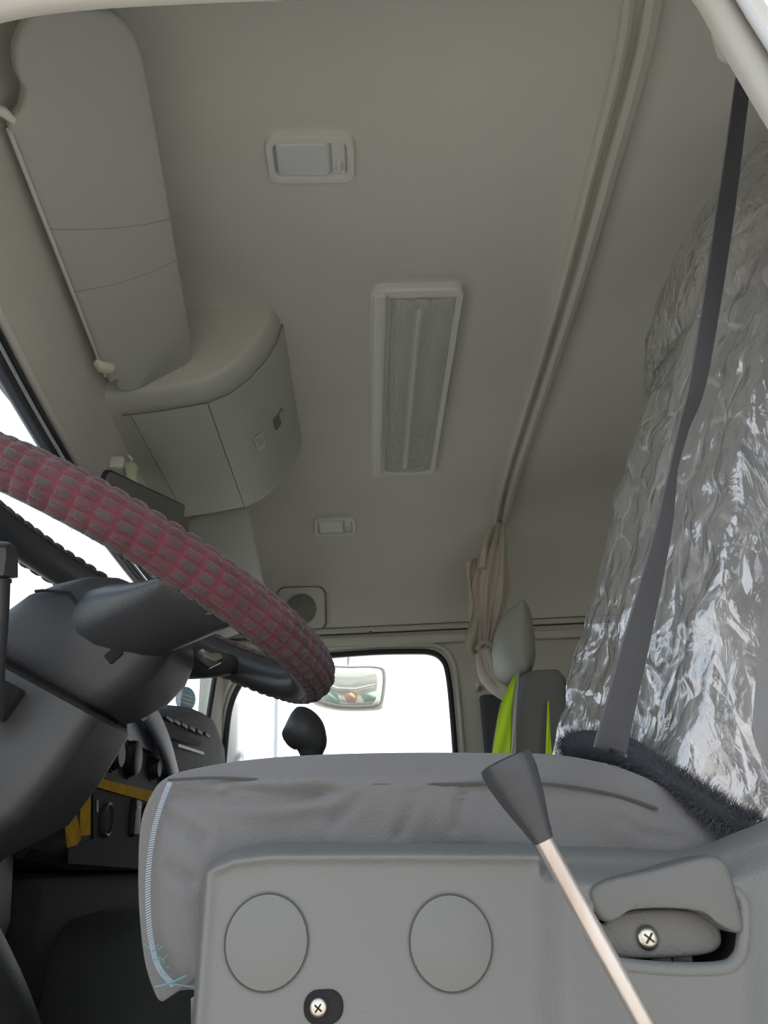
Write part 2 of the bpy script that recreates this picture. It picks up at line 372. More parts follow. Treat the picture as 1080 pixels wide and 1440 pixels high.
# header rail: layered black seals between the liner and the glass
hp = [Vector((xh(y), y, .6)) for y in [.38+i*.06 for i in range(33)]]
for dx, dz, rd, m in ((-.001, .0, .0075, 'trim'), (-.006, -.011, .0045, 'black'), (-.010, -.020, .0035, 'palegrey'), (-.012, -.029, .007, 'black'), (-.013, -.040, .0065, 'bluegrey')):
    link('header_seal', *tube([p+Vector((dx, 0, dz)) for p in hp], rd, 8), m, ws)
# A pillar on the passenger side between the windscreen and the side window
mb = MB(); rings = []
for z in (.66, .6, .5, .4, .3, .1, -.1):
    a = xw(2.30, z)+.012; b = -.425 if z < .5 else -.425+.0*(z-.5)
    rings.append([Vector((a-.02, 2.36, z)), Vector((a-.012, 2.315, z)), Vector((a, 2.30, z)), Vector((b-.015, 2.315, z)), Vector((b, 2.335, z)), Vector((b, 2.36, z))])
mb.add(*loft(rings)); pill = struct(mb.obj('trim_12', 'trim'))
struct(link('trim_13', *tube([Vector((xw(2.30, z)+.010, 2.298, z)) for z in (.62, .5, .4, .3, .1)], .008, 8), 'black'))
# ground outside
struct(link('floor_outside', [(-60, -60, -1.5), (60, -60, -1.5), (60, 60, -1.5), (-60, 60, -1.5)], [(0, 1, 2, 3)], 'ground', smooth=False))
# ---------------------------------------------------------------- ceiling fittings
def ceil_frame(c, dirx=(1, 0, 0)):
    n_ = cnorm(c.x, c.y); y_ = n_.cross(Vector(dirx)).normalized(); x_ = y_.cross(n_).normalized()
    return frame(c-n_*.001, x_, y_)
def dome(uvc, w, h, label, flip=1):
    c = onceil(*uvc); fr = ceil_frame(c)
    t = empty('dome_light', c, label, 'lamp', None)
    o1, o2 = rr(w, h, .018, 6), rr(w-.024, h-.022, .010, 6)
    MB().add(*ringslab(o1, o2, -.004, .013, fr, .004)).obj('bezel', 'lamp', t)
    f2 = fr @ Matrix.Translation((-.011, 0, 0))
    MB().add(*slab(rr(w-.052, h-.024, .006, 4), -.002, .011, .004, f2)).obj('lens', 'lensd', t)
    f3 = fr @ Matrix.Translation((w/2-.024, 0, 0))
    MB().add(*slab(rr(.020, h-.024, .004, 4), -.002, .006, .002, f3)).obj('switch_plate', 'lamp', t)
    f4 = fr @ Matrix.Translation((w/2-.024, -h*.12, 0))
    MB().add(*slab(rr(.009, .016, .003, 4), .004, .013, .003, f4)).obj('rocker_switch', 'paper', t)
M['lensd'] = mat('frosted lens', (.70, .73, .74), .3)
dome((437, 219), .130, .082, 'nearer and larger looking of the two dome lights, with frosted rectangular lens')
dome((471, 738), .125, .078, 'small dome light far across the ceiling, above the round speaker')
# fluorescent lamp
ya, yb = 1.095, 1.83
cx0 = .118
fr = frame(Vector((cx0, (ya+yb)/2, ZT-.0005)), (1, 0, 0), (0, -1, 0))
L, Wd = yb-ya, .172
t = empty('fluorescent_lamp', (cx0, (ya+yb)/2, ZT), 'long rectangular ribbed lamp in the middle of the ceiling', 'lamp')
o1 = rr(Wd, L, .022, 6); o2 = rr(Wd-.052, L-.050, .004, 6); o2 = [(x+.012, y) for x, y in o2]
MB().add(*ringslab(o1, o2, -.002, .016, fr, .004)).obj('bezel', 'lamp', t)
MB().add(*box((-Wd/2+.004, -L/2+.006, .012), (-Wd/2+.030, L/2-.008, .024), .006, fr)).obj('side_strip', 'lamp', t)
MB().add(*box((-.05, -L/2+.03, -.001), (.076, L/2-.03, .002), .001, fr)).obj('reflector', 'lamp', t)
V = []; nr = 34
pr = []
for i in range(nr*2+1):
    x = -.049+.124*i/(nr*2); pr.append((x, .0195+(.0030 if i % 2 else 0)-.010*((x-.013)/.062)**4))
V, FC = loft([[fr @ Vector((x, y, z)) for x, z in pr] for y in (-L/2+.026, 0, L/2-.026)], False)
link('ribbed_lens', V, FC, 'lens', t, smooth=False)
MB().add(*tube([fr @ Vector((.004, y, .0085)) for y in (-L/2+.05, L/2-.05)], .013, 12)).obj('lamp_tube', 'paper', t)
for y in (-L/2+.045, L/2-.045): MB().add(*box((-.002, y-.012, .002), (.022, y+.012, .018), .002, fr)).obj('lamp_holder', 'lamp', t)
# speaker on the far cove
c = onceil(424, 856); fr = ceil_frame(c); t = empty('ceiling_speaker', c, 'round speaker grille in a square plate high on the far wall', 'speaker')
o1 = rr(.150, .135, .028, 6)
fr = fr @ Matrix.Translation((0, 0, .012))
MB().add(*slab(o1, -.02, .008, .005, fr)).obj('mounting_plate', 'trim', t)
MB().add(*ringslab(rr(.158, .143, .03, 6), o1, -.012, .003, fr, .002)).obj('plate_edge', 'midline', t)
M['grille'] = mat('speaker grille', (.30, .295, .27), .8)
MB().add(*loft([[fr @ Vector((q*math.cos(a*PI/16), q*math.sin(a*PI/16), z)) for a in range(32)] for q, z in ((.049, .007), (.049, .010), (.046, .011), (.044, .008), (.02, .010), (.001, .0105))])).obj('speaker_grille', 'grille', t)
mb = MB()
for q in range(6, 44, 4):
    for k in range(int(q*1.5)):
        a = 2*PI*k/int(q*1.5); rr_ = q/1000
        mb.add([fr @ Vector((rr_*math.cos(a)+.0011*math.cos(b*PI/3), rr_*math.sin(a)+.0011*math.sin(b*PI/3), .0113)) for b in range(6)], [tuple(range(6))])
tag(mb.obj('grille_holes', 'line', t), kind='stuff')
# screw in the trim and hook on the B pillar
s, sl = screw('trim_screw', frame(P(521, 890, 'Y', 2.329), (1, 0, 0), (0, 0, 1)), .006, None, 'midline'); tag(s, 'small dark screw in the trim above the side window', 'screw')
sl.obj('slot', 'line', s)
h_ = P(673, 966, 'Y', 2.33); s = MB().add(*tube([h_+Vector((0, .02, 0)), h_, h_+Vector((-.004, -.018, .003)), h_+Vector((-.006, -.022, .01))], [.012, .010, .008, .004], 12)).obj('coat_hook', 'lamp'); tag(s, 'small ivory coat hook on the pillar behind the side window', 'hook')
# curtain rail
rp = catmull([(.345, .50, .955), (.372, .64, .947), (.385, .85, .945), (.398, 1.10, .944), (.406, 1.4, .943), (.412, 1.7, .943), (.418, 1.95, .935), (.422, 2.12, .905)], 8)
prof = [(-.024, .012), (-.024, -.012), (-.017, -.015), (-.011, -.012), (-.009, .002), (.001, .002), (.003, -.010), (.012, -.013), (.023, -.009), (.025, .012)]
rings = []
for i, p in enumerate(rp):
    d = (rp[min(i+1, len(rp)-1)]-rp[max(0, i-1)]).normalized(); s_ = Vector((d.y, -d.x, 0)).normalized(); u_ = s_.cross(d).normalized()
    if u_.z < 0: u_ = -u_
    rings.append([p+s_*a+u_*b for a, b in prof])
t = tag(link('curtain_rail', *loft(rings), 'trim', sharp=.5), 'pale double curtain rail running across the ceiling', 'curtain rail')
# ---------------------------------------------------------------- sun visors
def visor(name, corners, thick, label, cut=True, grooves=True):
    """corners: hinge near, free near, free far, hinge far"""
    A, B, C, D = [Vector(c_) for c_ in corners]; n_ = (B-A).cross(D-A).normalized()
    if n_.z > 0: n_ = -n_
    def q(s, u): return (A*(1-s)+B*s)*(1-u)+(D*(1-s)+C*s)*u
    # outline in (s across, u along)
    pts = [(.0, .06), (.0, .012), (.06, .0), (.115, -.008), (.17, -.04), (.16, -.075), (.20, -.115), (.327, -.142), (.508, -.138), (.74, -.085), (.91, -.035), (.985, .025), (1.0, .10), (1.005, .3), (1.0, .7), (.99, .93), (.90, .985), (.6, 1.0), (.25, 1.01), (.10, .99), (.06, .96), (.09, .925), (.03, .915), (0, .90), (0, .6), (0, .4)] if cut else \
        [(.0, .2), (.0, .06), (.08, .01), (.4, 0), (.9, .0), (.99, .05), (1, .3), (1, .9), (.95, .98), (.6, 1), (.1, 1), (.01, .95), (0, .8), (0, .5)]
    ol = [(p.x, p.y) for p in catmull([(a, b, 0) for a, b in pts], 5, True)]
    cs = (.5, .5); rings = []
    for ins, off in ((.06, thick*.5), (.02, thick*.42), (.003, thick*.2), (0, 0), (.003, -thick*.2), (.02, -thick*.42), (.06, -thick*.5), (.5, -thick*.52), (.95, -thick*.52)):
        rings.append([q(cs[0]+(a-cs[0])*(1-ins), cs[1]+(b-cs[1])*(1-ins*.35))-n_*off for a, b in ol])
    t_ = empty(name, A, label, 'sun visor')
    link('visor_panel', *loft(rings, True, True, True), 'visor', t_, sharp=.9)
    return t_, q, n_
# driver's visor
hA = P(8, 168, 'Z', .76); fA = P(192, 40, 'Z', .845); fD = P(272, 508, 'Z', .845); hD = P(158, 552, 'Z', .76)
t, q, n_ = visor('sun_visor', (hA, fA, fD, hD), .022, 'large grey sun visor at upper left above the windscreen, two creases across it')
for u0, u1 in ((.28, .43), (.50, .56)):
    mb = MB(); mb.add(*tube([q(s, u0+(u1-u0)*s+.018*math.sin(PI*s))+n_*.0108 for s in [.0, .1, .2, .3, .4, .5, .6, .7, .8, .9, 1.0]], .0011, 6)); mb.obj('crease', 'crease', t)
mb = MB(); mb.add(*tube([q(0, .02)+n_*.002, q(0, .5)+n_*.002, q(0, .9)+n_*.002], .004, 8)); mb.obj('edge_bead', 'lamp', t)
c = P(146, 514, 'Z', .752); MB().add(*tube([c+Vector((-.012, -.008, .004)), c+Vector((-.004, 0, .0)), c+Vector((.010, .012, .002))], [.006, .012, .009], 12)).obj('pivot_clip', 'clip', t)
c = P(6, 158, 'Z', .76); MB().add(*tube([c+Vector((-.05, -.01, .02)), c+Vector((-.02, -.01, .0)), c, c+Vector((.008, .015, 0))], [.008, .008, .006, .004], 10)).obj('hinge_arm', 'lamp', t)
# passenger visor
t, q, n_ = visor('sun_visor', (P(262, 728, 'Z', .78), P(349, 708, 'Z', .80), P(382, 872, 'Y', 2.20), P(300, 900, 'Y', 2.20)), .02, 'passenger side sun visor between the overhead locker and the round speaker', cut=False)
# ---------------------------------------------------------------- overhead locker
ya, yb = 1.20, 1.665
pf = [(-.47, .755), (-.425, .757), (-.41, .758), (-.35, .765), (-.272, .779), (-.235, .797), (-.200, .828), (-.170, .868), (-.150, .910), (-.140, .955), (-.47, .955)]
t = empty('overhead_locker', (-.3, 1.43, .9), 'grey plastic overhead storage locker hanging from the ceiling, white sticker on its curved door', 'locker')
def sec(y, ins=0, k=None):
    cx, cz = -.33, .96
    return [Vector((cx+(x-cx)*(1-ins*1.0), y, cz+(z-cz)*(1-ins))) for x, z in pf]
def sec_dome(a):   # near end cap: leans back to the ceiling like a soft pillow
    return None
rings = [[Vector((cx_, ya+.02*(1-1)+0.0, cz_)) for cx_, cz_ in pf]]
rings = []
for k in range(7):
    a = PI/2*k/6; ins = .10*(1-math.sin(a)); rings.append(sec(ya-.045+.045*(1-math.cos(a)), ins))
rings += [sec(ya+.02), sec(1.4), sec(yb-.02), sec(yb-.004, .01), sec(yb, .04)]
link('locker_body', *loft(rings), 'box', t, sharp=.5)
def poly_offset(k, off):
    a = Vector((pf[k-1][0], pf[k-1][1])); b = Vector((pf[min(k+1, 9)][0], pf[min(k+1, 9)][1])); d = (b-a).normalized()
    return (pf[k][0]+d.y*off, pf[k][1]-d.x*off)
def skin(i0, i1, y0, y1, th, name, m, parent):
    op = [poly_offset(k, th) for k in range(i0, i1+1)]; ip = [poly_offset(k, -.002) for k in range(i1, i0-1, -1)]
    return link(name, *loft([[Vector((x, y, z)) for x, z in op+ip] for y in (y0, y0+.001, y1-.001, y1)]), m, parent, sharp=.5)
skin(2, 4, ya+.008, yb-.006, .0035, 'lower_panel', 'box', t)
skin(1, 2, ya+.008, yb-.004, .002, 'front_flange', 'box', t)
door = skin(4, 9, ya+.006, yb-.008, .0055, 'locker_door', 'box', t)
for x, z, rd in ((pf[2][0], pf[2][1]-.002, .0014), (pf[4][0]+.001, pf[4][1]-.0035, .0016)):
    MB().add(*tube([(x, ya+.01, z), (x, yb-.008, z)], rd, 6)).obj('panel_gap', 'line', t)
MB().add(*tube([Vector((poly_offset(k, .003)[0], ya+.005, poly_offset(k, .003)[1])) for k in range(1, 10)], .0014, 6)).obj('panel_gap', 'midline', t)
fr = frame(Vector((-.163, 1.39, .888)), (0, 1, 0), (.42, 0, .9))
pt = P(388, 586, 'X', -.158)
def on_curve(u, v):
    best = None
    for k in range(4, 9):
        for s in range(10):
            z = pf[k][1]+(pf[k+1][1]-pf[k][1])*s/10; x = pf[k][0]+(pf[k+1][0]-pf[k][0])*s/10
            p = P(u, v, 'Z', z); e_ = abs(p.x-x)
            if best is None or e_ < best[0]: best = (e_, p, Vector((pf[k+1][0]-pf[k][0], 0, pf[k+1][1]-pf[k][1])).normalized())
    return best[1], best[2]
p, tg = on_curve(389, 588); nn = Vector((tg.z, 0, -tg.x)); fr = frame(p+nn*.006, (0, 1, 0), -tg)
if (fr.to_3x3() @ Vector((0, 0, 1))).dot(nn) < 0: fr = frame(p+nn*.006, (0, 1, 0), tg)
MB().add(*slab(rr(.046, .036, .005, 4), -.004, .0012, .0008, fr)).obj('latch_recess', 'midline', door)
MB().add(*slab(rr(.034, .012, .003, 4), -.004, .004, .002, fr @ Matrix.Translation((0, .008, 0)))).obj('latch', 'box', door)
p, tg = on_curve(363, 619); nn = Vector((tg.z, 0, -tg.x)); fr = frame(p+nn*.0062, (0, 1, 0), tg)
if (fr.to_3x3() @ Vector((0, 0, 1))).dot(nn) < 0: fr = frame(p+nn*.0062, (0, 1, 0), -tg)
tag(MB().add(*slab(rr(.058, .022, .002, 4), 0, .0008, .0003, fr)).obj('sticker', 'paper', door), 'small white sticker')
mb = MB()
for k in range(4): mb.add(*box((-.024, -.007+k*.0045, .0008), (.022-.008*(k % 2), -.0055+k*.0045, .0011), .0001, fr))
mb.obj('print_line', 'midline', door)
# small interior mirror with its clip below the locker
a = P(150, 662, 'X', -.40); b = P(258, 712, 'X', -.385)
d = (b-a).normalized(); nn = Vector((.72, -.45, -.35)).normalized(); upm = nn.cross(d).normalized()
if upm.z > 0: upm = -upm
fr = frame((a+b)/2+upm*.035, d, upm)
t = empty('interior_mirror', (a+b)/2, 'dark flat rear view mirror below the overhead locker, half behind the steering wheel', 'mirror')
MB().add(*slab(rr((b-a).length, .072, .014, 6), -.004, .004, .003, fr)).obj('mirror_housing', 'visor2', t) if 'visor2' in M else None
M['visor2'] = mat('mirror back grey', (.17, .17, .16), .5)
MB().add(*slab(rr((b-a).length, .072, .014, 6), -.005, .005, .003, fr)).obj('mirror_housing', 'visor2', t)
MB().add(*ringslab(rr((b-a).length+.004, .076, .016, 6), rr((b-a).length-.004, .068, .013, 6), -.003, .0062, fr, .001)).obj('mirror_rim', 'black', t)
c = P(180, 655, 'X', -.425)
MB().add(*box(c+Vector((-.03, -.018, -.012)), c+Vector((-.004, .018, .012)), .004)).obj('bracket', 'lamp', t)
MB().add(*tube([c+Vector((.0, 0, -.0)), c+Vector((.012, -.012, -.014)), c+Vector((.014, -.018, -.034)), (a+b)/2+upm*.01-d*.08], [.008, .012, .009, .007], 12)).obj('ball_joint', 'clip', t)
for k in range(3): MB().add(*tube([c+Vector((.004, -.014+.012*k, .014)), c+Vector((.013, -.016+.012*k, .002)), c+Vector((.010, -.014+.012*k, -.012))], .0022, 8)).obj('wire_clip', 'paper', t)
# ---------------------------------------------------------------- steering wheel
C = Vector((-.256, .796, .291)); TL = .50; R0 = .2285
E1 = Vector((math.cos(TL), 0, -math.sin(TL))); E2 = Vector((0, 1, 0)); NN = Vector((math.sin(TL), 0, math.cos(TL)))
wheel = empty('steering_wheel', C-NN*.05, 'steering wheel with a red and grey quilted plush cover and dark hub', 'steering wheel')
def rimp(q_, r_, h_=0): return C+(E1*math.cos(q_)+E2*math.sin(q_))*r_+NN*h_
def torus(rad, n, m, name, mt, q0=0, q1=2*PI):
    full = abs(q1-q0-2*PI) < 1e-6; rings = []
    for i in range(n+(0 if full else 1)):
        q_ = q0+(q1-q0)*i/n
        rings.append([rimp(q_, R0+rad*math.cos(2*PI*j/m), rad*math.sin(2*PI*j/m)) for j in range(m)])
    if full: rings.append(rings[0])
    return link(name, *loft(rings, True, not full, not full), mt, wheel)
torus(.0165, 96, 20, 'rim', 'dark')
# cover: dark lining on the inner side, plush cells outside
NC = 84; SUB = 7; PH0, PH1 = math.radians(-76), math.radians(128); NR = 8; 
V = []; FC = []; CC = []
cols = {}
nu = NC*SUB; nv = NR*SUB
for i in range(nu):
    for j in range(nv+1):
        ci = (i//SUB); cj = min(j//SUB, NR-1); fa = (i % SUB)/SUB; fb = (j-cj*SUB)/SUB
        pil = (1-abs(2*fa-1)**3)*(1-abs(2*fb-1)**3)
        q_ = 2*PI*(i/nu)+.010*math.sin(j*.12)+.004*noise.noise(Vector((i*.05, j*.3, 0))); ph = PH0+(PH1-PH0)*j/nv
        fz = noise.noise(Vector((i*.9, j*.9, 3.1)))*.0006
        rad = .0222+.0032*pil+fz+.0006*noise.noise(Vector((i*.07, j*.1, 9)))
        V.append(rimp(q_, R0+rad*math.cos(ph), rad*math.sin(ph)))
        key = (ci, cj)
        if key not in cols: cols[key] = random.random()
        g = cols[key]; low = sstep(0, 1, 1-j/nv)
        red = Vector((.13, .030, .045)); gr = Vector((.068, .050, .054)); seam = Vector((.15, .022, .042))
        k_ = min(1, pil*1.1)*(.45+.6*g)
        c_ = seam.lerp(red.lerp(gr, k_), min(1, .25+pil)).lerp(Vector((.05, .036, .042)), .8*(1-sstep(0, 1.3, min(j, nv-j)/SUB)))
        CC.append((*c_, 1))
for i in range(nu):
    for j in range(nv):
        a = i*(nv+1)+j; b = ((i+1) % nu)*(nv+1)+j; FC.append((a, b, b+1, a+1))
pc = link('plush_cover', V, FC, 'plushcell', wheel)
at = pc.data.color_attributes.new('Col', 'FLOAT_COLOR', 'POINT')
for i, c_ in enumerate(CC): at.data[i].color = c_
rings = []
for i in range(144):
    q_ = 2*PI*i/144; row = []
    for j in range(15):
        ph = PH1-.05+(2*PI-(PH1-PH0)+.1)*j/14; rd = .0215 if 0 < j < 14 else .0225
        row.append(rimp(q_, R0+rd*math.cos(ph), rd*math.sin(ph)))
    for j in range(14, -1, -1):
        ph = PH1-.05+(2*PI-(PH1-PH0)+.1)*j/14; row.append(rimp(q_, R0+.0185*math.cos(ph), .0185*math.sin(ph)))
    rings.append(row)
rings.append(rings[0]); link('cover_lining', *loft(rings, True, False, False), 'dark', wheel)
# stray fibres along the cover seam
mb = MB()
for k in range(2600):
    q_ = random.random()*2*PI; ph = random.choice((PH0, PH1, PH0+(PH1-PH0)*random.random(), PH1-.3*random.random())); rd = .0235
    p = rimp(q_, R0+rd*math.cos(ph), rd*math.sin(ph)); o_d = (p-rimp(q_, R0)).normalized()
    w_ = Vector((random.gauss(0, 1), random.gauss(0, 1), random.gauss(0, 1)))*.0012; l_ = random.uniform(.001, .0042)
    mb.add([p-w_*.12, p+w_*.12, p+o_d*l_+w_], [(0, 1, 2)])
M['knobm'] = mat('knob plastic', (.015, .015, .017), .55, spec=.3)
M['fibre'] = mat('dusty plush fibres', (.33, .25, .25), .9)
tag(mb.obj('plush_fibres', 'fibre', wheel, smooth=False), kind='stuff')
# hub under the wheel: a loft down the column axis
def colp(a, b, k): return C+E1*a+E2*b+NN*k
def colring(ha, hb, k, r_, oa=0, ob=0, n=7): return [colp(x+oa, y+ob, k) for x, y in rr(ha*2, hb*2, r_, n)]
rings = []
for a0, a1, hb_, k, r_ in ((.0, .07, .045, -.010, .03), (-.018, .092, .064, -.024, .035), (-.036, .104, .073, -.045, .035), (-.052, .106, .077, -.068, .033), (-.062, .100, .074, -.092, .03), (-.066, .088, .068, -.112, .025), (-.066, .080, .064, -.124, .022), (-.060, .074, .058, -.130, .02)):
    rings.append(colring((a1-a0)/2, hb_, k, r_, (a0+a1)/2))
link('hub', *loft(rings), 'dark', wheel, sharp=.9)
rings = [colring(.062, .052, -.126, .02, .006), colring(.062, .052, -.142, .02, .006)]
link('hub_collar', *loft(rings), 'cavity', wheel)
def spoke(q_, w0, w1, rb, name='spoke'):
    rings = []
    for i in range(9):
        f = i/8; r_ = .01+(R0-.012-.01)*f; h_ = -.062*(1-f)**.8-.006; w_ = w0+(w1-w0)*sstep(0, 1, f); th = .036*(1-f)+.013
        dr = E1*math.cos(q_)+E2*math.sin(q_); tn = -E1*math.sin(q_)+E2*math.cos(q_)
        rings.append([C+dr*r_+tn*(w_*math.cos(a*PI/8))*(1 if abs(math.cos(a*PI/8)) < .9 else .98)+NN*(h_+th*math.sin(a*PI/8)) for a in range(16)])
    return link(name, *loft(rings), 'dark', wheel)
spoke(math.radians(313), .050, .040, 0); spoke(math.radians(62), .035, .020, 0)
spoke(math.radians(262), .035, .014, 0) if False else None
c = P(161, 921, 'Y', .722)
MB().add(*box((-.008, -.006, -.0015), (.008, .006, .0035), .003, frame(c, (.75, 0, .66), (-.66, 0, .75)))).obj('bolt_hole', 'cavity', wheel)
MB().add(*tube([colp(.098, .060, -.03), colp(.108, .070, -.03), colp(.114, .080, -.02)], [.008, .009, .006], 12)).obj('spoke_cap', 'chrome', wheel)
# seams on the hub
MB().add(*tube([colp(-.036, -.0765, -.064), colp(-.03, -.0765, -.060), colp(-.005, -.0772, -.050), colp(.02, -.078, -.062), colp(.05, -.0785, -.070)], .0015, 6)).obj('hub_seam', 'cavity', wheel)
# steering column cover
colm = empty('steering_column', colp(0, 0, -.3), 'dark grey plastic steering column cover running down at the left edge', 'steering column')
rings = [colring(.070, .058, -.134, .018, .006), colring(.077, .066, -.138, .02, .004), colring(.082, .070, -.19, .02, -.002), colring(.088, .074, -.24, .022, -.014), colring(.070, .07, -.29, .03, -.03), colring(.06, .065, -.36, .03, -.04), colring(.055, .06, -.55, .03, -.05)]
link('column_cover', *loft(rings), 'column', colm, sharp=.9)
c = P(77, 1051, 'Y', .735)
fr = frame(c, E1, NN)
MB().add(*loft([[fr @ Vector((q_*math.cos(a*PI/10), q_*math.sin(a*PI/10), z)) for a in range(20)] for q_, z in ((.012, -.004), (.0115, .002), (.0085, .002), (.008, -.003), (.001, -.003))])).obj('screw_recess', 'midline', colm)
MB().add(*box((-.012, -.016, -.008), (.012, .016, .006), .003, frame(P(4, 985, 'Y', .72), E1, NN))).obj('lock_cylinder', 'cavity', colm)
# indicator stalk rising on the near side
s0 = P(-12, 1010, 'Y', .70)
st = MB().add(*tube(catmull([s0, P(-10, 940, 'Y', .67), P(-5, 870, 'Y', .65), P(-3, 815, 'Y', .64)], 4), [.010]*13, 14)).obj('indicator_stalk', 'dark', colm)
MB().add(*tube([P(-3, 818, 'Y', .64), P(-3, 812, 'Y', .64), P(-2, 785, 'Y', .635), P(-2, 770, 'Y', .632), P(-2, 764, 'Y', .63)], [.012, .0165, .0165, .0150, .010], 8)).obj('stalk_knob', 'dark', st)
# lower steering cover and under dash panels
t = empty('knee_panel', (-.45, .8, -.1), 'dark lower dash panel below the steering column', 'panel')
mb = MB(); rings = []
for y, dx, dz in ((.50, 0, 0), (.70, .0, 0), (.95, -.01, .0), (1.09, -.03, .0)):
    rings.append([Vector((x+dx, y, z+dz)) for x, z in ((-.53, .16), (-.50, .16), (-.455, .13), (-.43, .05), (-.42, -.05), (-.44, -.14), (-.50, -.20), (-.53, -.22))])
mb.add(*loft(rings)); mb.obj('panel', 'dash2', t) if 'dash2' in M else None
M['dash2'] = mat('lower dash plastic', (.05, .055, .052), .55, .4, 200, mott=.3, mscale=10)
if not t.children: mb.obj('panel_face', 'dash2', t)
mb = MB(); mb.add(*tube(catmull([(-.43, .62, .10), (-.41, .78, -.02), (-.40, .95, -.15), (-.39, 1.08, -.3)], 6), [.05]*19, 12)); mb.obj('air_duct', 'dash2', t)
# ---------------------------------------------------------------- dashboard
t = empty('dashboard', (-.5, 1.7, 0), 'dark dashboard with vents and round gauges, edged with strips of yellow tape', 'dashboard')
DX = -.42
sect = []
for y, zt, xo, zb in ((1.10, .20, -.02, .02), (1.25, .25, 0, .005), (1.42, .283, 0, .003), (1.6, .31, .0, .0), (1.8, .345, .012, 0), (2.0, .375, .02, 0), (2.15, .385, .025, 0), (2.28, .365, .02, 0), (2.34, .35, .01, 0)):
    x = DX+xo
    sect.append([Vector(p_) for p_ in ((-.60, y, zb), (x-.01, y, zb), (x, y, zb+.012), (x, y, zt-.10), (x-.004, y, zt-.06), (x-.02, y, zt-.02), (x-.05, y, zt), (-.56, y, zt+.005), (-.62, y, zt))])
link('dash_body', *loft(sect), 'dashm', t, sharp=.5)
FRD = lambda u, v, off=.001, x=DX: frame(P(u, v, 'X', x+off), (0, 1, 0), (0, 0, 1))
def quadstrip(pix, off, m, name, th=.0012):
    a = [P(u, v, 'X', DX+off) for u, v in pix]; b = [p_+Vector((th, 0, 0)) for p_ in a]
    return link(name, *loft([a, b]), m, t, smooth=False)
tag(quadstrip([(120, 1090), (216, 1113), (216, 1130), (122, 1103)], .004, 'tape', 'tape_strip'), 'strip of yellow tape')
tag(quadstrip([(114, 1096), (127, 1100), (126, 1174), (112, 1176)], .005, 'tape', 'tape_strip'), 'strip of yellow tape')
tag(quadstrip([(102, 1120), (113, 1178), (108, 1188), (94, 1192), (89, 1142)], .006, 'tape', 'tape_strip'), 'strip of yellow tape')
tag(quadstrip([(240, 1073), (250, 1075), (255, 1095), (243, 1092)], .004, 'tape', 'tape_strip'), 'strip of yellow tape')
# lower console block, sockets, knobs
quadstrip([(130, 1108), (222, 1132), (222, 1224), (95, 1214), (95, 1190), (130, 1180)], .0015, 'cavity', 'console_face')
def disc(u, v, rad, off, m, name, h=.004, tor=None, par=None):
    fr_ = FRD(u, v, off)
    if tor: prof_ = [(rad, 0), (rad, h), (rad-tor*.5, h*1.3), (rad-tor, h), (rad-tor, -.001), (rad-tor*1.02, -.001)]
    else: prof_ = [(rad, 0), (rad*.98, h*.8), (rad*.85, h), (.001, h)]
    return MB().add(*loft([[fr_ @ Vector((q_*math.cos(a*PI/12), q_*math.sin(a*PI/12), z)) for a in range(24)] for q_, z in prof_], True, False, not tor)).obj(name, m, par or t)
so_ = disc(149, 1153, .022, .003, 'cavity', 'lighter_socket', .003); disc(149, 1153, .026, .003, 'column', 'socket_ring', .005, .005, so_)
for u, v, r_ in ((182, 1066, .030), (158, 1062, .022), (213, 1081, .018)):
    k_ = disc(u, v, r_, .002, 'knobm', 'control_knob', .016); disc(u, v, r_+.006, .001, 'knobm', 'knob_ring', .003, .003, k_)
for u, v in ((188, 1150), (205, 1156)):
    s_ = MB().add(*slab(rr(.04, .06, .006, 4), -.002, .008, .004, FRD(u, v, .003))).obj('rocker_switch', 'knobm', t)
    MB().add(*slab(rr(.010, .006, .001, 3), .006, .0095, .0005, FRD(u, v-14, .003))).obj('switch_mark', 'palegrey', s_)
MB().add(*tube([P(137, 1125, 'X', DX+.004), P(137, 1142, 'X', DX+.004)], .0014, 6)).obj('chrome_mark', 'palegrey', t)
# vent louvres
for k in range(6):
    MB().add(*box((-.030, -.004, 0), (.030, .004, .010), .002, FRD(232+k*11, 1011+k*4.6, .012) @ Matrix.Rotation(.0, 4, 'Z'))).obj('vent_slat', 'knobm', t)
quadstrip([(229, 1023), (285, 1043), (285, 1051), (229, 1035)], .016, 'cavity', 'slot')
quadstrip([(250, 1046), (300, 1062), (300, 1066), (250, 1050)], .018, 'column', 'trim_line')
# blue grey curved strip across the dash front
pth = catmull([P(205, 996, 'X', DX+.018), P(222, 1025, 'X', DX+.022), P(236, 1060, 'X', DX+.022), P(246, 1097, 'X', DX+.016)], 6)
MB().add(*tube(pth, [.026]*len(pth), 12, .35)).obj('trim_strip', 'bluegrey', t)
quadstrip([(178, 1010), (200, 1003), (222, 1050), (222, 1062), (178, 1040)], .005, 'bluegrey', 'trim_plate')
quadstrip([(213, 1020), (218, 1016), (240, 1085), (236, 1088)], .010, 'cavity', 'gap')
# dust/fur mat on dash top edge
mb = MB()
for k in range(2200):
    y = random.uniform(1.35, 2.3); zt = .283+(min(y, 2.1)-1.42)*.145
    p = Vector((DX-.03+random.uniform(-.03, .02), y, zt-.006)); w_ = Vector((random.gauss(0, .5), random.gauss(0, .8), random.gauss(.5, .7)))*.006
    mb.add([p, p+Vector((0, .0008, 0)), p+w_], [(0, 1, 2)])
tag(mb.obj('mat_pile', 'dark', t, smooth=False), kind='stuff')
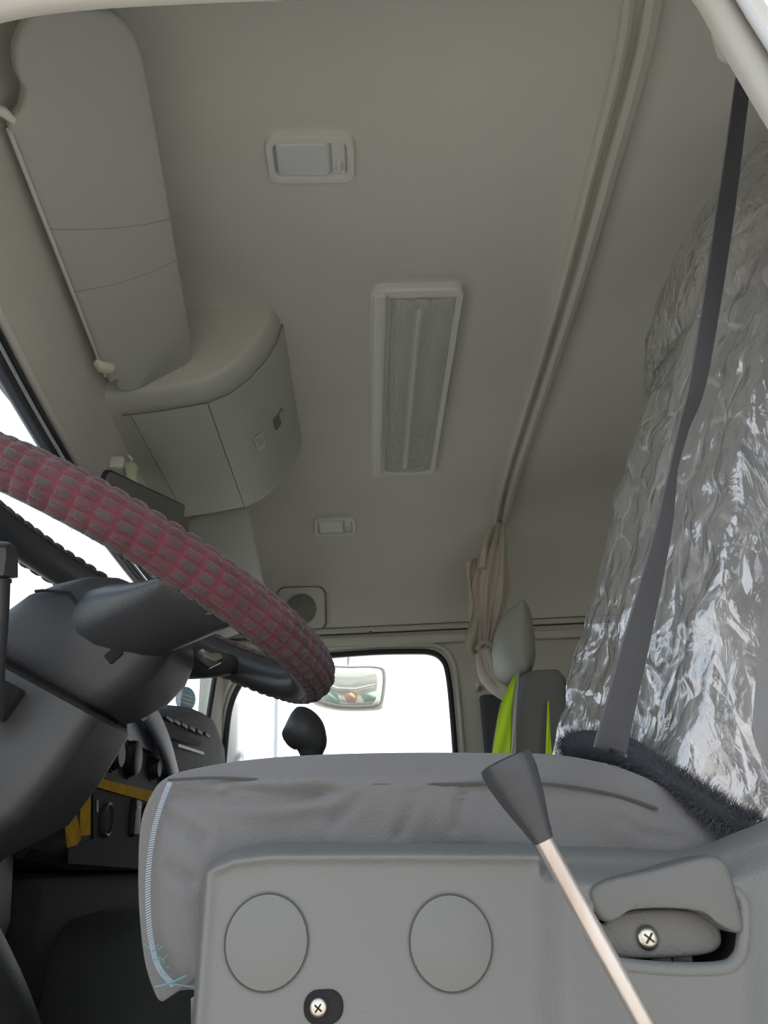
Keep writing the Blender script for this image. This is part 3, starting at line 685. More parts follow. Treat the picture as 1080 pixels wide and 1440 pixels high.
# gear lever
t = empty('gear_lever', (-.10, 1.42, -.05), 'black pear shaped gear lever knob rising behind the grey seat cushion', 'gear lever')
pg = [P(412, 1012, 'Y', 1.4), P(420, 1020, 'Y', 1.4), P(430, 1032, 'Y', 1.4), P(437, 1046, 'Y', 1.4), P(438, 1058, 'Y', 1.4), P(438, 1072, 'Y', 1.4)]
MB().add(*tube(catmull([pg[0]+Vector((-.006, 0, .004))]+pg, 4), [.006, .016, .0225, .026, .029, .0315, .033, .0345, .0355, .036, .0365, .0365, .036, .035, .0335, .0315, .030, .028, .026, .024, .022, .020, .018, .016, .014], 20)).obj('knob', 'dark', t)
MB().add(*tube([pg[-1], pg[-1]+Vector((0, .01, -.06)), (-.10, 1.42, -.055)], .008, 10)).obj('shaft', 'column', t)
MB().add(*loft([[Vector((-.10+q_*math.cos(a*PI/8), 1.42+q_*math.sin(a*PI/8), z)) for a in range(16)] for q_, z in ((.075, -.058), (.06, -.045), (.062, -.035), (.04, -.02), (.043, -.01), (.02, .01))])).obj('boot', 'black', t)
# windscreen sticker
c = P(265, 983, 'Y', 2.16); c.x = xw(2.16, c.z)+.006
fr = frame(c, (-.02, 1, 0), (0.11, 0, 1))
sx = P(265, 983, 'X', c.x); fr = frame(Vector((xw(sx.y, sx.z)+.005, sx.y, sx.z)), (.38, 1, 0), (.15, 0, 1))
t = tag(MB().add(*slab([(.046*math.cos(a*PI/18), .032*math.sin(a*PI/18)) for a in range(36)], 0, .0015, .0004, fr)).obj('windscreen_sticker', 'teal'), 'round teal sticker with pale marks in the corner of the windscreen', 'sticker')
mb = MB()
for a in range(14):
    an = a*2*PI/14; mb.add(*box((.036*math.cos(an)-.003, .024*math.sin(an)-.002, .0015), (.036*math.cos(an)+.003, .024*math.sin(an)+.002, .002), .0003, fr))
for y in (-.010, 0, .010): mb.add(*box((-.026, y-.002, .0015), (.026, y+.002, .002), .0003, fr))
mb.obj('sticker_print', 'palegrey', t)
# ---------------------------------------------------------------- driver's seat
seat = empty('driver_seat', (.05, .8, -.40), 'driver seat with grey cloth cushion and plastic side cover with two round caps', 'seat')
YC0, YC1 = .555, 1.02
pix = [(262, 1062+18), (330, 1068), (420, 1060), (540, 1056), (680, 1056), (800, 1060), (900, 1085), (985, 1130), (1060, 1180), (1080, 1260), (1060, 1340), (800, 1390), (500, 1400), (300, 1400), (262, 1395), (240, 1400), (222, 1412), (210, 1395), (197, 1350), (190, 1280), (189, 1210), (194, 1150), (212, 1108), (232, 1090)]
cp = [(p.x, p.z) for p in [P(u, v, 'Y', YC0) for u, v in pix]]
cp = [(p.x, p.y) for p in catmull([(x, z, 0) for x, z in cp], 6, True)]
ccx = sum(p[0] for p in cp)/len(cp); ccz = sum(p[1] for p in cp)/len(cp)
def cring(y, ins, dz=0):
    out = []; hx, hz = .21, .09
    for x, z in cp:
        out.append(Vector((ccx+(x-ccx)*(1-ins/hx), y, ccz+(z-ccz)*(1-ins/hz)+dz*(1 if z > ccz else 0))))
    return out
rings = []
folds = [[P(u, v, 'Y', YC0) for u, v in w_] for w_ in ([(238, 1112), (300, 1120), (350, 1128), (400, 1128), (450, 1118)], [(228, 1150), (262, 1163), (292, 1180)], [(240, 1220), (275, 1238)], [(500, 1125), (470, 1160)], [(585, 1118), (560, 1175)], [(650, 1115), (640, 1165)], [(860, 1150), (900, 1175), (950, 1180)], [(330, 1112), (400, 1118), (470, 1116)])]
def foldd(X, Z):
    t_ = 0
    for q_, w_ in enumerate(folds):
        m_ = 9
        for a, b in zip(w_, w_[1:]):
            dx, dz = b.x-a.x, b.z-a.z; s_ = max(0, min(1, ((X-a.x)*dx+(Z-a.z)*dz)/(dx*dx+dz*dz))); m_ = min(m_, math.hypot(X-a.x-dx*s_, Z-a.z-dz*s_))
        amp = .0035 if q_ in (0, 1, 2, 7) else .002
        t_ += amp*math.exp(-(m_/.0028)**2)-amp*.5*math.exp(-((m_-.008)/.005)**2)
    return t_
for f in [.97-.02*i for i in range(46)]+[.05, .035, .02]:   # near face, bulging a little
    row = []
    for x, z in cp:
        X, Z = ccx+(x-ccx)*(1-f), ccz+(z-ccz)*(1-f)
        wv = .0035*math.sin(X*42+9*Z)*noise.noise(Vector((X*6, 0, Z*16)))*2+.0035*noise.noise(Vector((X*9+Z*10, 1, Z*30+X*6)))
        row.append(Vector((X, YC0-.012*min(1, f*4)*1+(wv+foldd(X, Z))*min(1, f*5), Z)))
    rings.append(row)
for k in range(6):
    a = PI/2*k/5; rings.append(cring(YC0+.022*(1-math.cos(a))-.001, .012*(1-math.sin(a))))
for y, dz in ((YC0+.06, .004), (YC0+.13, .010), (.80, .014), (.92, .008), (YC1-.02, 0)): rings.append(cring(y, 0, dz))
for k in range(1, 5):
    a = PI/2*k/4; rings.append(cring(YC1-.02+.02*math.sin(a), .02*(1-math.cos(a))))
cush = link('seat_cushion', *loft(rings), 'cloth', seat)
def pixpath(pts, y, off=0, n=6): return catmull([P(u, v, 'Y', y+off) for u, v in pts], n)
MB().add(*tube(pixpath([(236, 1097), (300, 1094), (380, 1098), (430, 1104), (520, 1103), (640, 1103), (760, 1102), (860, 1117), (925, 1138)], YC0-.0130), .0011, 6)).obj('piping', 'line', cush)
mb = MB(); sp = pixpath([(240, 1100), (228, 1130), (217, 1170), (210, 1220), (209, 1270), (213, 1320), (224, 1360), (245, 1385)], YC0-.0095, n=14)
for i in range(0, len(sp)-1):
    d = sp[i+1]-sp[i]; pz = Vector((d.z, 0, -d.x)).normalized()
    mb.add(*tube([sp[i]-pz*.0016-Vector((0, .0015, 0)), sp[i]+d*.6+pz*.0016-Vector((0, .0015, 0))], .00035, 5))
mb.obj('stitching', 'stitch', cush)
mb = MB()
for i in range(18):
    p = P(214+i*1.2+random.uniform(-6, 6), 1330+i*2.2, 'Y', YC0-.0105); mb.add(*tube([p, p+Vector((random.uniform(-.004, .004), -.001, random.uniform(-.004, .004)))], .0003, 5))
mb.add(*tube(pixpath([(218, 1388), (240, 1382), (262, 1372)], YC0-.012), .0005, 5)); mb.add(*tube(pixpath([(240, 1384), (275, 1388)], YC0-.012), .0004, 5))
mb.obj('loose_thread', 'stitch2', cush)
# wrinkles on the cover side
for w_ in ([(250, 1118), (300, 1122), (350, 1128), (400, 1128), (445, 1120)], [(232, 1150), (262, 1163), (290, 1178)], [(245, 1222), (268, 1235)]):
    pass
# dark plush edge where the cushion meets the backrest
fz = catmull([P(800, 1052, 'Y', .64), P(830, 1048, 'Y', .62), P(880, 1058, 'Y', .59), P(935, 1092, 'Y', .56), P(985, 1125, 'Y', .548), P(1030, 1155, 'Y', .54), P(1060, 1168, 'Y', .535)], 8)
pb = MB().add(*tube(fz, [.008+.004*math.sin(PI*min(1, (i+4)/30)) for i in range(len(fz))], 10)).obj('plush_edge', 'fuzz', cush)
mb = MB()
for k in range(9000):
    i = random.randrange(len(fz)-1); p = fz[i].lerp(fz[i+1], random.random()); a = random.random()*2*PI
    dv = Vector((math.cos(a), random.uniform(-1, .4), math.sin(a))).normalized(); s_ = p+dv*.0085
    e_ = s_+dv*random.uniform(.002, .009)+Vector((random.gauss(0, .002), random.gauss(0, .002), random.gauss(0, .002)))
    w_ = Vector((random.gauss(0, 1), random.gauss(0, 1), random.gauss(0, 1))).normalized()*.00035
    mb.add([s_-w_, s_+w_, e_], [(0, 1, 2)])
tag(mb.obj('plush_pile', 'fuzz2', pb, smooth=False), kind='stuff') if 'fuzz2' in M else None
M['fuzz2'] = mat('plush fibres', (.07, .074, .088), .9)
if not pb.children: tag(mb.obj('plush_pile', 'fuzz2', pb, smooth=False), kind='stuff')
# backrest: reclined loft
def bx(z): return .262+.40*(z-.12)+.10*max(0, z-.5)
rings = []
for z, hw, th in ((-.02, .17, .05), (.02, .20, .065), (.08, .215, .07), (.2, .225, .065), (.35, .225, .06), (.5, .215, .055), (.6, .19, .05), (.66, .15, .04), (.68, .12, .03)):
    row = []
    for k in range(40):
        a = 2*PI*k/40; ca, sa = math.cos(a), math.sin(a)
        Y_ = .775+hw*math.copysign(abs(ca)**.6, ca); X_ = bx(z)+.075+th*math.copysign(abs(sa)**.6, sa)
        row.append(Vector((X_, Y_, z)))
    rings.append(row)
br = link('backrest', *loft(rings), 'cloth2', seat)
rings = []
for z, hw, th in ((.665, .10, .03), (.68, .12, .04), (.73, .13, .045), (.80, .13, .045), (.845, .12, .04), (.86, .09, .025)):
    rings.append([Vector((bx(z)+.075+th*math.copysign(abs(math.sin(2*PI*k/32))**.7, math.sin(2*PI*k/32)), .79+hw*math.copysign(abs(math.cos(2*PI*k/32))**.6, math.cos(2*PI*k/32)), z)) for k in range(32)])
link('headrest', *loft(rings), 'cloth2', seat)
# crinkled film over the backrest
def crinkle(Y, z, a, b):
    v1 = noise.ridged_multi_fractal(Vector((Y*5+z*3, z*7-Y*6, .3)), .9, 2.1, 4, 1.0, 2.0)
    v2 = noise.noise(Vector((Y*24+z*14, z*30-Y*20, 4)))
    v3 = noise.noise(Vector((Y*60, z*16+Y*50, 8)))
    return a*(v1-1.0)*.35+b*v2*.5+b*.35*v3
NS, NT = 150, 190
edge = [(-.02, 1.00), (.06, 1.005), (.127, .992), (.17, 1.01), (.225, 1.03), (.255, .995), (.32, 1.0), (.38, .99), (.455, .985), (.52, .97), (.60, .93)]
def edgeY(z):
    for (z0, y0), (z1, y1) in zip(edge, edge[1:]):
        if z <= z1: return y0+(y1-y0)*max(0, (z-z0)/(z1-z0))+.006*noise.noise(Vector((z*40, 0, 0)))
    return edge[-1][1]
V = []; 
for j in range(NT+1):
    z = -.03+.665*j/NT; ye = edgeY(z)
    for i in range(NS+1):
        f = i/NS; y0_ = .560+.03*sstep(.1, .03, z)*0+.010
        g_ = max(0, (f-.14)/.86); Y_ = y0_+(ye-y0_)*g_+.0
        base = bx(z)-.012+(.13*(1-sstep(0, .17, f)))
        base -= .045*math.exp(-((Y_-.675)/.055)**2)*sstep(.08, .2, z)           # long soft bolster
        base -= .030*math.exp(-((Y_-.90)/.05)**2)
        base += .045*sstep(.94, 1.0, Y_)*sstep(.3, .1, z)*0
        base -= .04*math.exp(-((z+.0)/.05)**2)
        big = 1 if abs(Y_-.675) > .05 else .45
        if i == 0 or z < .03: base += .02
        V.append(Vector((base-.019*crinkle(Y_, z, 1.0*big, .7*big), Y_+.008*noise.noise(Vector((z*14, Y_*9, 2)))*f, z)))
FC = [(j*(NS+1)+i, j*(NS+1)+i+1, (j+1)*(NS+1)+i+1, (j+1)*(NS+1)+i) for j in range(NT) for i in range(NS)]
fm = tag(link('plastic_film', V, FC, 'film'), 'crinkled clear plastic film wrapped over the driver backrest', 'plastic film')
# film bag over the headrest
rings = []
for j in range(61):
    f = j/60; z = .585+.37*f; row = []
    hw = .05+.13*math.sin(PI*min(1, .18+f*.9))**.6; th = .03+.055*math.sin(PI*min(1, .15+f*.85))
    for k in range(96):
        a = 2*PI*k/96
        X_ = bx(z)+.0+th*math.cos(a); Y_ = .84+hw*math.sin(a)
        c_ = crinkle(a*.25, z, 1, .8)*.012
        row.append(Vector((X_+c_*math.cos(a), Y_+c_*math.sin(a), z+.004*noise.noise(Vector((a*3, z*20, 0))))))
    rings.append(row)
link('headrest_film', *loft(rings, True, False, False), 'film', fm)
# seat belt: webbing ribbon from the pillar down to the buckle
bp = [((1052, 60), .47, 60), ((1020, 300), .58, 55), ((985, 520), .72, 48), ((962, 600), .78, 42), ((947, 660), .84, 30), ((932, 750), .90, 12), ((896, 900), .97, 4), ((861, 1043), 1.0, 2), ((859, 1052), 1.01, 0)]
pts = []
for (u, v), y, _ in bp:
    d = P(u, v, 'Y', 1.0); y2 = (.262-.048-.085)/(d.x-.40*d.z)
    pts.append(d*(max(.44, min(.62, y2)) if v > 200 else .44))
wpx = [16, 24, 24, 15, 11, 24, 38, 46, 46]
cpth = catmull(pts, 8); rings = []
wl = []
for i in range(len(wpx)-1):
    for k in range(8): wl.append(wpx[i]+(wpx[i+1]-wpx[i])*k/8)
wl.append(wpx[-1])
for i, p in enumerate(cpth):
    d = (cpth[min(i+1, len(cpth)-1)]-cpth[max(0, i-1)]).normalized(); view = p.normalized(); s_ = d.cross(view).normalized(); dep = view.cross(s_).normalized()
    full = .0235; vis = min(.98, .84*wl[i]*p.length/1080/2/full); ang = math.asin(vis)
    ax_ = s_*math.sin(ang)+view*math.cos(ang); nn = ax_.cross(d).normalized()
    rings.append([p+ax_*full+nn*.0006, p-ax_*full+nn*.0006, p-ax_*full-nn*.0006, p+ax_*full-nn*.0006])
t = empty('seat_belt', pts[0], 'dark grey seat belt strap crossing in front of the plastic covered backrest', 'seat belt')
link('webbing', *loft(rings), 'belt', t, sharp=.5)
a = P(1052, 60, 'Y', .47); MB().add(*box(a-Vector((.03, .02, .02)), a+Vector((.03, .012, .03)), .01)).obj('upper_anchor', 'lamp', t)
# ---------------------------------------------------------------- seat base shroud (height field facing the camera)
YS = .515
def Sx(u, v): p = P(u, v, 'Y', YS); return p.x, p.z
def inpoly(x, y, poly):
    c_ = False; n = len(poly)
    for i in range(n):
        x1, y1 = poly[i]; x2, y2 = poly[i-1]
        if (y1 > y) != (y2 > y) and x < (x2-x1)*(y-y1)/(y2-y1)+x1: c_ = not c_
    return c_
top = [(258, 1470), (266, 1340), (274, 1250), (283, 1222), (300, 1205), (330, 1192), (380, 1186), (560, 1185), (748, 1186), (900, 1190), (985, 1194), (1020, 1184), (1050, 1168), (1090, 1150), (1150, 1120)]
def toprow(u):
    for (a, b), (c_, d) in zip(top, top[1:]):
        if u <= c_: return b+(d-b)*max(0, (u-a))/(c_-a)
    return top[-1][1]
def depth(u, v, e_):   # e_ = distance (px) inside the outline
    h = -.020*(1-min(1, e_/22))**2                                  # rolled edge
    h += .004*math.exp(-((e_-18)/10)**2) if u < 760 else 0          # raised lip
    h += .014*sstep(738, 800, u)*sstep(12, 60, e_)                 # bulge of the handle housing
    if u > 760: h -= .010*sstep(60, 20, e_)*sstep(1010, 960, u)
    h += .012*sstep(1020, 1070, u)
    return h
hole = catmull([(x, y, 0) for x, y in [(828, 1268), (850, 1258), (920, 1250), (985, 1246), (1015, 1250), (1028, 1260), (1033, 1278), (1032, 1320), (1026, 1345), (1005, 1359), (940, 1361), (870, 1355), (842, 1345), (826, 1325), (814, 1290)]], 5, True)
hole = [(p.x, p.y) for p in hole]
us = [258+i*4.5 for i in range(200)]; rows = 78
V = []; keep = []
for i, u in enumerate(us):
    tv = toprow(u) if u > 262 else 1400
    for j in range(rows+1):
        f = (j/rows)**1.5; v = tv+(1500-tv)*f
        e_ = min(v-tv, (u-258-max(0, (1470-v)*.075))*1.0 if u < 340 else 999)
        e_ = max(0, e_)
        p = P(u, v, 'Y', YS); p = Vector((p.x, YS-depth(u, v, e_), p.z)); V.append(p); keep.append((u, v, e_))
FC = []
for i in range(len(us)-1):
    for j in range(rows):
        a = i*(rows+1)+j; q4 = (a, a+rows+1, a+rows+2, a+1)
        cu = sum(keep[k][0] for k in q4)/4; cv = sum(keep[k][1] for k in q4)/4
        if max(keep[k][2] for k in q4) <= 0: continue
        if inpoly(cu, cv, hole): continue
        FC.append(q4)
# snap vertices close to the hole onto its outline so the opening has a clean edge
hv = [Vector((x, y)) for x, y in hole]
used = set(k for f in FC for k in f)
for k in used:
    u, v, e_ = keep[k]
    if 800 < u < 1045 and 1190 < v < 1375:
        pt_ = Vector((u, v)); best = None
        for i in range(len(hv)):
            a, b = hv[i-1], hv[i]; ab = b-a; s_ = max(0, min(1, (pt_-a).dot(ab)/max(1e-6, ab.dot(ab)))); qq = a+ab*s_; dd = (qq-pt_).length
            if best is None or dd < best[0]: best = (dd, qq)
        if best[0] < 3.2 or inpoly(u, v, hole):
            u2, v2 = best[1]; p = P(u2, v2, 'Y', YS); V[k] = Vector((p.x, V[k].y+.003, p.z))
t = seat
sh = link('side_cover', V, FC, 'shroud', t)
rimv = []
for x, y in hole:
    p = P(x, y, 'Y', YS); e_ = y-toprow(x); rimv.append(Vector((p.x, YS-depth(x, y, e_)+.003, p.z)))
link('recess_rim', *tube(rimv, .0042, 10, upv=(0, 1, 0), closed=True), 'shroud', sh)
# recess box behind the hole and the body of the base
hb = [P(x, y, 'Y', YS) for x, y in hole]
link('handle_recess', *loft([[Vector((p.x, YS-.004, p.z)) for p in hb], [Vector((p.x, YS+.028, p.z)) for p in hb]], True, False, True), 'cavity', t)
def facefr(u, v, dy=0): 
    p = P(u, v, 'Y', YS); return frame(Vector((p.x, YS-dy, p.z)), (1, 0, 0), (0, 0, 1))
for u, v in ((375, 1324), (634, 1325)):
    fr = facefr(u, v, .0005); rad = .0242
    cap = MB().add(*loft([[fr @ Vector((q_*math.cos(a*PI/24), q_*math.sin(a*PI/24)*1.04, z)) for a in range(48)] for q_, z in ((rad, -.002), (rad-.0004, .0008), (rad-.001, .0011), (.001, .0012))])).obj('round_cap', 'shroud', t)
    MB().add(*loft([[fr @ Vector((q_*math.cos(a*PI/24), q_*math.sin(a*PI/24)*1.04, z)) for a in range(48)] for q_, z in ((rad+.0006, -.001), (rad+.0006, .0007), (rad-.0002, .0009), (rad-.0002, -.001))], True, False, False)).obj('cap_groove', 'line', cap)
fr = facefr(455, 1416, .0006)
MB().add(*loft([[fr @ Vector((a_*s_, b_*s_, z)) for a_, b_ in rr(.021, .016, .0075, 6)] for s_, z in ((1.1, -.001), (1.02, .0008), (.92, -.0003+.0008), (.9, .0003), (.05, .0003))])).obj('screw_slot', 'cavity', t)
s, sl = screw('slot_screw', facefr(448, 1416, .0012), .0052, t); sl.obj('cross_slot', 'cavity', s)
# release handle
def prism_px(pix, y_front, y_back, m, name, parent, bev=4, n=5):
    ol = [(p.x, p.y) for p in catmull([(a, b, 0) for a, b in pix], n, True)]
    cu = sum(a for a, b in ol)/len(ol); cv = sum(b for a, b in ol)/len(ol); hw = max(abs(a-cu) for a, b in ol); hh = max(abs(b-cv) for a, b in ol)
    rings = []
    for ins, y in ((0, y_back), (0, y_front+.004), (bev*.3, y_front+.0015), (bev, y_front+.0003), (bev*2, y_front), (hh*.7, y_front-.0004)):
        rings.append([Vector((p.x, y, p.z)) for p in [P(cu+(a-cu)*(1-ins/hw), cv+(b-cv)*(1-ins/hh), 'Y', YS) for a, b in ol]])
    return link(name, *loft(rings), m, parent, sharp=.9)
hp_ = prism_px([(832, 1290), (845, 1300), (860, 1285), (900, 1278), (960, 1278), (1000, 1290), (1014, 1312), (1012, 1332), (990, 1343), (930, 1348), (870, 1348), (845, 1340), (838, 1315)], YS-.002, YS+.024, 'handle', 'handle_plate', t)
prism_px([(824, 1246), (850, 1234), (905, 1222), (950, 1210), (985, 1203), (1005, 1212), (1016, 1240), (1024, 1275), (1029, 1304), (1018, 1309), (995, 1298), (975, 1282), (940, 1276), (890, 1276), (862, 1282), (846, 1294), (832, 1285), (822, 1262)], YS-.018, YS+.01, 'handle', 'release_handle', t, bev=6)
s, sl = screw('handle_screw', facefr(908, 1318, .0022), .0068, t); sl.obj('cross_slot', 'line', s)
for u in (935, 965): MB().add(*box((-.006, -.006, -.012), (.006, .006, -.004), .001, facefr(u, 1354, 0))).obj('spring_clip', 'column', t)
# hidden body so the cover stands on something
MB().add(*box((-.08, .60, -.42), (.36, 1.0, -.11), .02)).obj('base_frame', 'dark', t)
MB().add(*box((-.09, .585, -.45), (.37, 1.02, -.41), .01)).obj('base_foot', 'dark', t)
# lever: steel rod with conical knob
t = empty('seat_lever', P(930, 1480, 'Y', .45), 'bare steel lever with a tapered black knob standing in front of the seat', 'lever')
yl = .445
k0, k1 = P(710, 1070, 'Y', yl), P(764, 1182, 'Y', yl); d = (k1-k0).normalized()
sc_ = .445/1080*1.0
Lk = (k1-k0).length
prf = [(-.03, .004), (-.02, .0125), (0, .0147), (.06, .0153), (.2, .0149), (.5, .0120), (.8, .0080), (.97, .0061), (1.0, .0058), (1.01, .0048)]
rg = []
for f, rd in prf:
    path = k0+d*Lk*f; s_ = d.cross(Vector((0, 1, 0))).normalized(); u_ = s_.cross(d)
    rg.append([path+(s_*math.cos(2*PI*a/28)+u_*math.sin(2*PI*a/28))*rd for a in range(28)])
MB().add(*loft(rg)).obj('knob', 'dark2', t) if 'dark2' in M else None
M['dark2'] = mat('moulded knob plastic', (.04, .042, .048), .38, .2, 300)
if not t.children: MB().add(*loft(rg)).obj('knob', 'dark2', t)
e1 = P(935, 1490, 'Y', .45)
MB().add(*tube([k1-d*.01, k1, k1.lerp(e1, .5), e1, e1+Vector((.02, .02, -.10))], .0050, 16)).obj('rod', 'rod', t)
# ---------------------------------------------------------------- passenger side: seat, vest, curtain
t = empty('passenger_seat', (.45, 1.95, -.45), 'dark grey passenger seat with a rounded grey green headrest, far side of the cab', 'seat')
rings = []
for v, ul, ur in ((948, 735, 790), (958, 728, 800), (985, 722, 806), (1020, 716, 812), (1060, 712, 818), (1120, 705, 826), (1250, 700, 835)):
    a = P(ul, v, 'Y', 1.75); b = P(ur, v, 'Y', 1.75); th = .045
    cx = (a.x+b.x)/2; hw = (b.x-a.x)/2; row = []
    for k in range(28):
        an = 2*PI*k/28; row.append(Vector((cx+hw*math.copysign(abs(math.cos(an))**.5, math.cos(an)), 1.90+.19*math.copysign(abs(math.sin(an))**.5, math.sin(an)), a.z)))
    rings.append(row)
link('backrest', *loft(rings), 'cloth3', t) if 'cloth3' in M else None
M['cloth3'] = mat('dark seat cloth', (.17, .17, .165), .9, .4, 400, mott=.15)
if not t.children: link('backrest', *loft(rings), 'cloth3', t)
rings = []
for v, ul, ur in ((852, 722, 738), (858, 712, 746), (875, 705, 752), (900, 702, 755), (925, 705, 756), (940, 712, 752), (950, 724, 744)):
    a = P(ul, v, 'Y', 1.85); b = P(ur, v, 'Y', 1.85); cx = (a.x+b.x)/2; hw = (b.x-a.x)/2
    rings.append([Vector((cx+hw*math.cos(2*PI*k/24), 1.93+.13*math.copysign(abs(math.sin(2*PI*k/24))**.6, math.sin(2*PI*k/24)), a.z+.0)) for k in range(24)])
link('headrest', *loft(rings), 'head', t)
for dy in (-.05, .05): MB().add(*tube([P(736, 940, 'Y', 1.9)+Vector((0, dy, 0)), P(738, 965, 'Y', 1.9)+Vector((0, dy, 0))], .006, 8)).obj('headrest_post', 'chrome', t)
MB().add(*box((.28, 1.66, -.44), (.75, 2.12, .0), .03)).obj('seat_box', 'cloth3', t)
# hi vis vest draped over the backrest edge
def sheet(pts_l, pts_r, y0, y1, wob, n=6, m_=10):
    L_, R_ = catmull([(a, b, 0) for a, b in pts_l], n), catmull([(a, b, 0) for a, b in pts_r], n); rings = []
    for a, b in zip(L_, R_):
        row = []
        for k in range(m_+1):
            f = k/m_; y = y0+(y1-y0)*f+wob*math.sin(f*7+a.y*.05); row.append(P(a.x+(b.x-a.x)*f, a.y+(b.y-a.y)*f, 'Y', y))
        rings.append(row)
    back = [[p+Vector((.0015, .004, 0)) for p in r_] for r_ in rings]
    full = [r_+s_[::-1] for r_, s_ in zip(rings, back)]
    return loft(full)
t = empty('safety_vest', P(705, 1000, 'Y', 1.75), 'fluorescent yellow green safety vest hung over the edge of the passenger seat', 'vest')
link('vest_cloth', *sheet([(724, 948), (712, 972), (702, 1000), (697, 1030), (692, 1062)], [(726, 947), (722, 975), (720, 1000), (719, 1030), (717, 1062)], 1.70, 1.71, .004), 'hivis', t)
link('reflective_strip', *sheet([(727, 944), (723, 975), (721, 1000), (720, 1030), (718, 1062)], [(730, 944), (728, 975), (727, 1000), (726, 1030), (725, 1062)], 1.705, 1.71, .002), 'silver', t)
link('vest_back', *sheet([(770, 985), (769, 1010), (768, 1035), (767, 1062)], [(772, 985), (773, 1010), (774, 1035), (776, 1062)], 1.690, 1.695, .001), 'hivis', t)
# curtain gathered at the end of the rail
def bundle(path, ra, rb, pleats, amp, tw=.3, n=96):
    rings = []; N = len(path)
    for i, p in enumerate(path):
        f = i/(N-1); row = []
        for k in range(n):
            a = 2*PI*k/n; w_ = 1+amp*math.sin(pleats*a+tw*i*.15+1.5*math.sin(f*5))+amp*.6*math.sin((pleats*2+1)*a+f*4)+.08*noise.noise(Vector((math.cos(a)*2, math.sin(a)*2, f*6)))
            row.append(Vector((p.x+ra[i]*w_*math.cos(a), p.y+rb[i]*w_*math.sin(a), p.z)))
        rings.append(row)
    return loft(rings)
def interp(keys, n):
    out = []
    for i in range(n):
        f = i/(n-1)*(len(keys)-1); k = min(int(f), len(keys)-2); out.append(keys[k]+(keys[k+1]-keys[k])*(f-k))
    return out
t = empty('curtain', P(692, 745, 'Y', 2.12), 'beige cloth curtain gathered and knotted at the far end of the rail', 'curtain')
YCU = 2.12
path = catmull([P(700, 738, 'Y', YCU), P(697, 760, 'Y', YCU), P(692, 785, 'Y', YCU), P(686, 820, 'Y', YCU), P(684, 850, 'Y', YCU), P(683, 880, 'Y', YCU), P(682, 905, 'Y', YCU), P(681, 918, 'Y', YCU)], 5)
ra = interp([.016, .024, .036, .050, .049, .034, .022, .018], len(path)); rb = interp([.03, .04, .05, .055, .055, .04, .03, .025], len(path))
link('gathered_cloth', *bundle(path, ra, rb, 7, .16), 'curtain', t)
link('side_fold', *sheet([(655, 790), (657, 815), (665, 850), (657, 885), (653, 908), (662, 922)], [(670, 785), (668, 815), (676, 850), (676, 885), (674, 908), (672, 918)], 2.08, 2.10, .006), 'curtain', t)
path = catmull([P(690, 742, 'Y', 2.08), P(682, 765, 'Y', 2.07), P(678, 800, 'Y', 2.06)], 6)
MB().add(*tube(path, [.006+.006*i/12 for i in range(13)], 10)).obj('hanging_loop', 'curtain', t)
MB().add(*tube([P(u, v, 'Y', 2.09) for u, v in ((671, 915), (676, 905), (686, 904), (694, 910), (697, 925), (690, 920), (680, 914), (671, 915))], [.008]*8, 8)).obj('tie_band', 'curtain', t)
for k, (o_u, rd) in enumerate(((0, .016), (9, .014), (17, .017))):
    pth = catmull([P(676+o_u*.6, 915, 'Y', 2.10-k*.01), P(677+o_u, 935, 'Y', 2.08-k*.01), P(684+o_u, 955, 'Y', 2.05-k*.01), P(700+o_u*.7, 972, 'Y', 2.0-k*.01), P(720+o_u*.4, 985, 'Y', 1.98)], 6)
    MB().add(*tube(pth, [rd*(.7+.3*math.sin(PI*i/(len(pth)-1))) for i in range(len(pth))], 12)).obj('tail_fold', 'curtain', t)
# dark belt and pillar cover behind the curtain
mb = MB(); mb.add(*box((.345, 2.315, -.45), (.43, 2.345, .44), .01)); tag(mb.obj('pillar_belt', 'belt'), 'dark belt strip hanging on the pillar behind the curtain', 'belt')
mb = MB(); mb.add(*box((.80, 1.9, -.05), (1.13, 2.34, .38), .03)); tag(mb.obj('bunk_side', 'cloth3'), 'dark bunk edge behind the passenger seat', 'bunk')
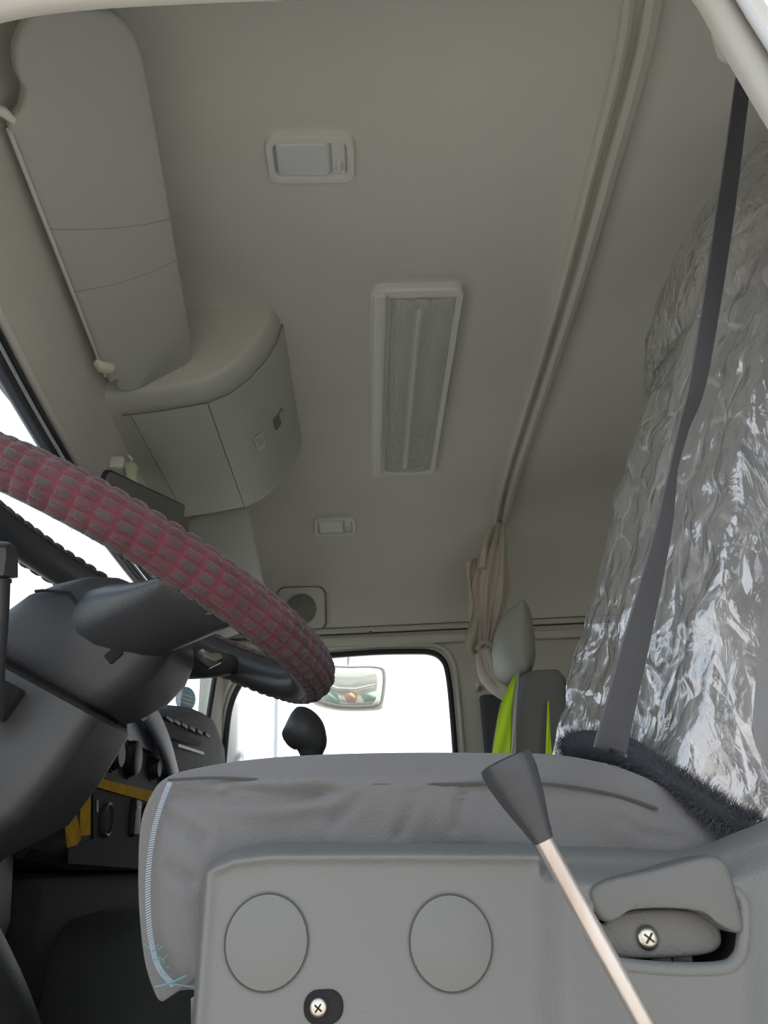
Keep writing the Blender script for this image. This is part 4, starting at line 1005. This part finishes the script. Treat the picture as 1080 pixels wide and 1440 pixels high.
# ---------------------------------------------------------------- outside the passenger window, glare put into the pale colours
t = empty('kerb_mirror', (-.05, 2.62, .55), 'glare-pale kerb mirror with painted faint green and orange reflection hanging outside the passenger window', 'mirror')
ol = catmull([P(u, v, 'Y', 2.6) for u, v in ((441, 944), (452, 935), (490, 936), (530, 936), (545, 943), (544, 975), (538, 996), (520, 1000), (480, 1000), (450, 994), (438, 986), (439, 962))], 5, True)
cc = sum(ol, Vector())/len(ol)
rings = [[cc+(p-cc)*s_+Vector((0, y, 0)) for p in ol] for s_, y in ((.6, .05), (.9, .03), (1, 0), (.98, -.006), (.93, -.009), (.9, -.006), (.5, -.002), (.05, .0))]
link('mirror_shell', *loft(rings), 'glaremirror', t)
rings = [[cc+(p-cc)*s_+Vector((0, y, 0)) for p in ol] for s_, y in ((.88, -.008), (.7, -.012), (.4, -.015), (.05, -.016))]
link('mirror_glass', *loft(rings), 'mirrorface', t)
MB().add(*tube([P(u, v, 'Y', 2.575) for u, v in ((458, 962), (475, 968), (500, 969), (528, 963))], .003, 8)).obj('mirror_frame_line', 'paper', t)
link('green_reflection', *loft([[P(u, v, 'Y', y_) for u, v in ((452, 972), (475, 976), (478, 990), (462, 988))] for y_ in (2.578, 2.581)]), 'green', t)  # mirror reflection drawn as flat coloured pieces
link('green_reflection', *loft([[P(u, v, 'Y', y_) for u, v in ((508, 976), (532, 972), (528, 985), (512, 988))] for y_ in (2.578, 2.581)]), 'green', t)
link('orange_reflection', *loft([[P(u, v, 'Y', y_) for u, v in ((482, 974), (504, 974), (500, 988), (488, 988))] for y_ in (2.578, 2.581)]), 'orange', t)
MB().add(*tube([P(491, 936, 'Y', 2.61), P(491, 900, 'Y', 2.61), P(492, 880, 'Y', 2.45)], .010, 10)).obj('mirror_arm', 'palegrey', t)
p = P(392, 985, 'Y', 3.6)
t = tag(MB().add(*tube([(p.x, 3.6, -1.5), (p.x, 3.6, 1.6), (p.x, 3.6, 1.62)], [.02, .02, .004], 12)).obj('pole', 'palegrey'), 'thin pale pole standing outside the passenger window', 'pole')
p = P(334, 1010, 'Y', 2.55)
t = tag(MB().add(*box((p.x-.035, 2.50, .16), (p.x+.02, 2.60, p.z+.05), .015)).add(*tube([(p.x, 2.55, .2), (p.x-.05, 2.39, .18)], .012, 8)).obj('side_mirror', 'palegrey'), 'pale door mirror housing outside, at the front edge of the passenger window', 'mirror')
for o in list(bpy.data.objects):
    if o.type == 'MESH' and not o.data.polygons: bpy.data.objects.remove(o)
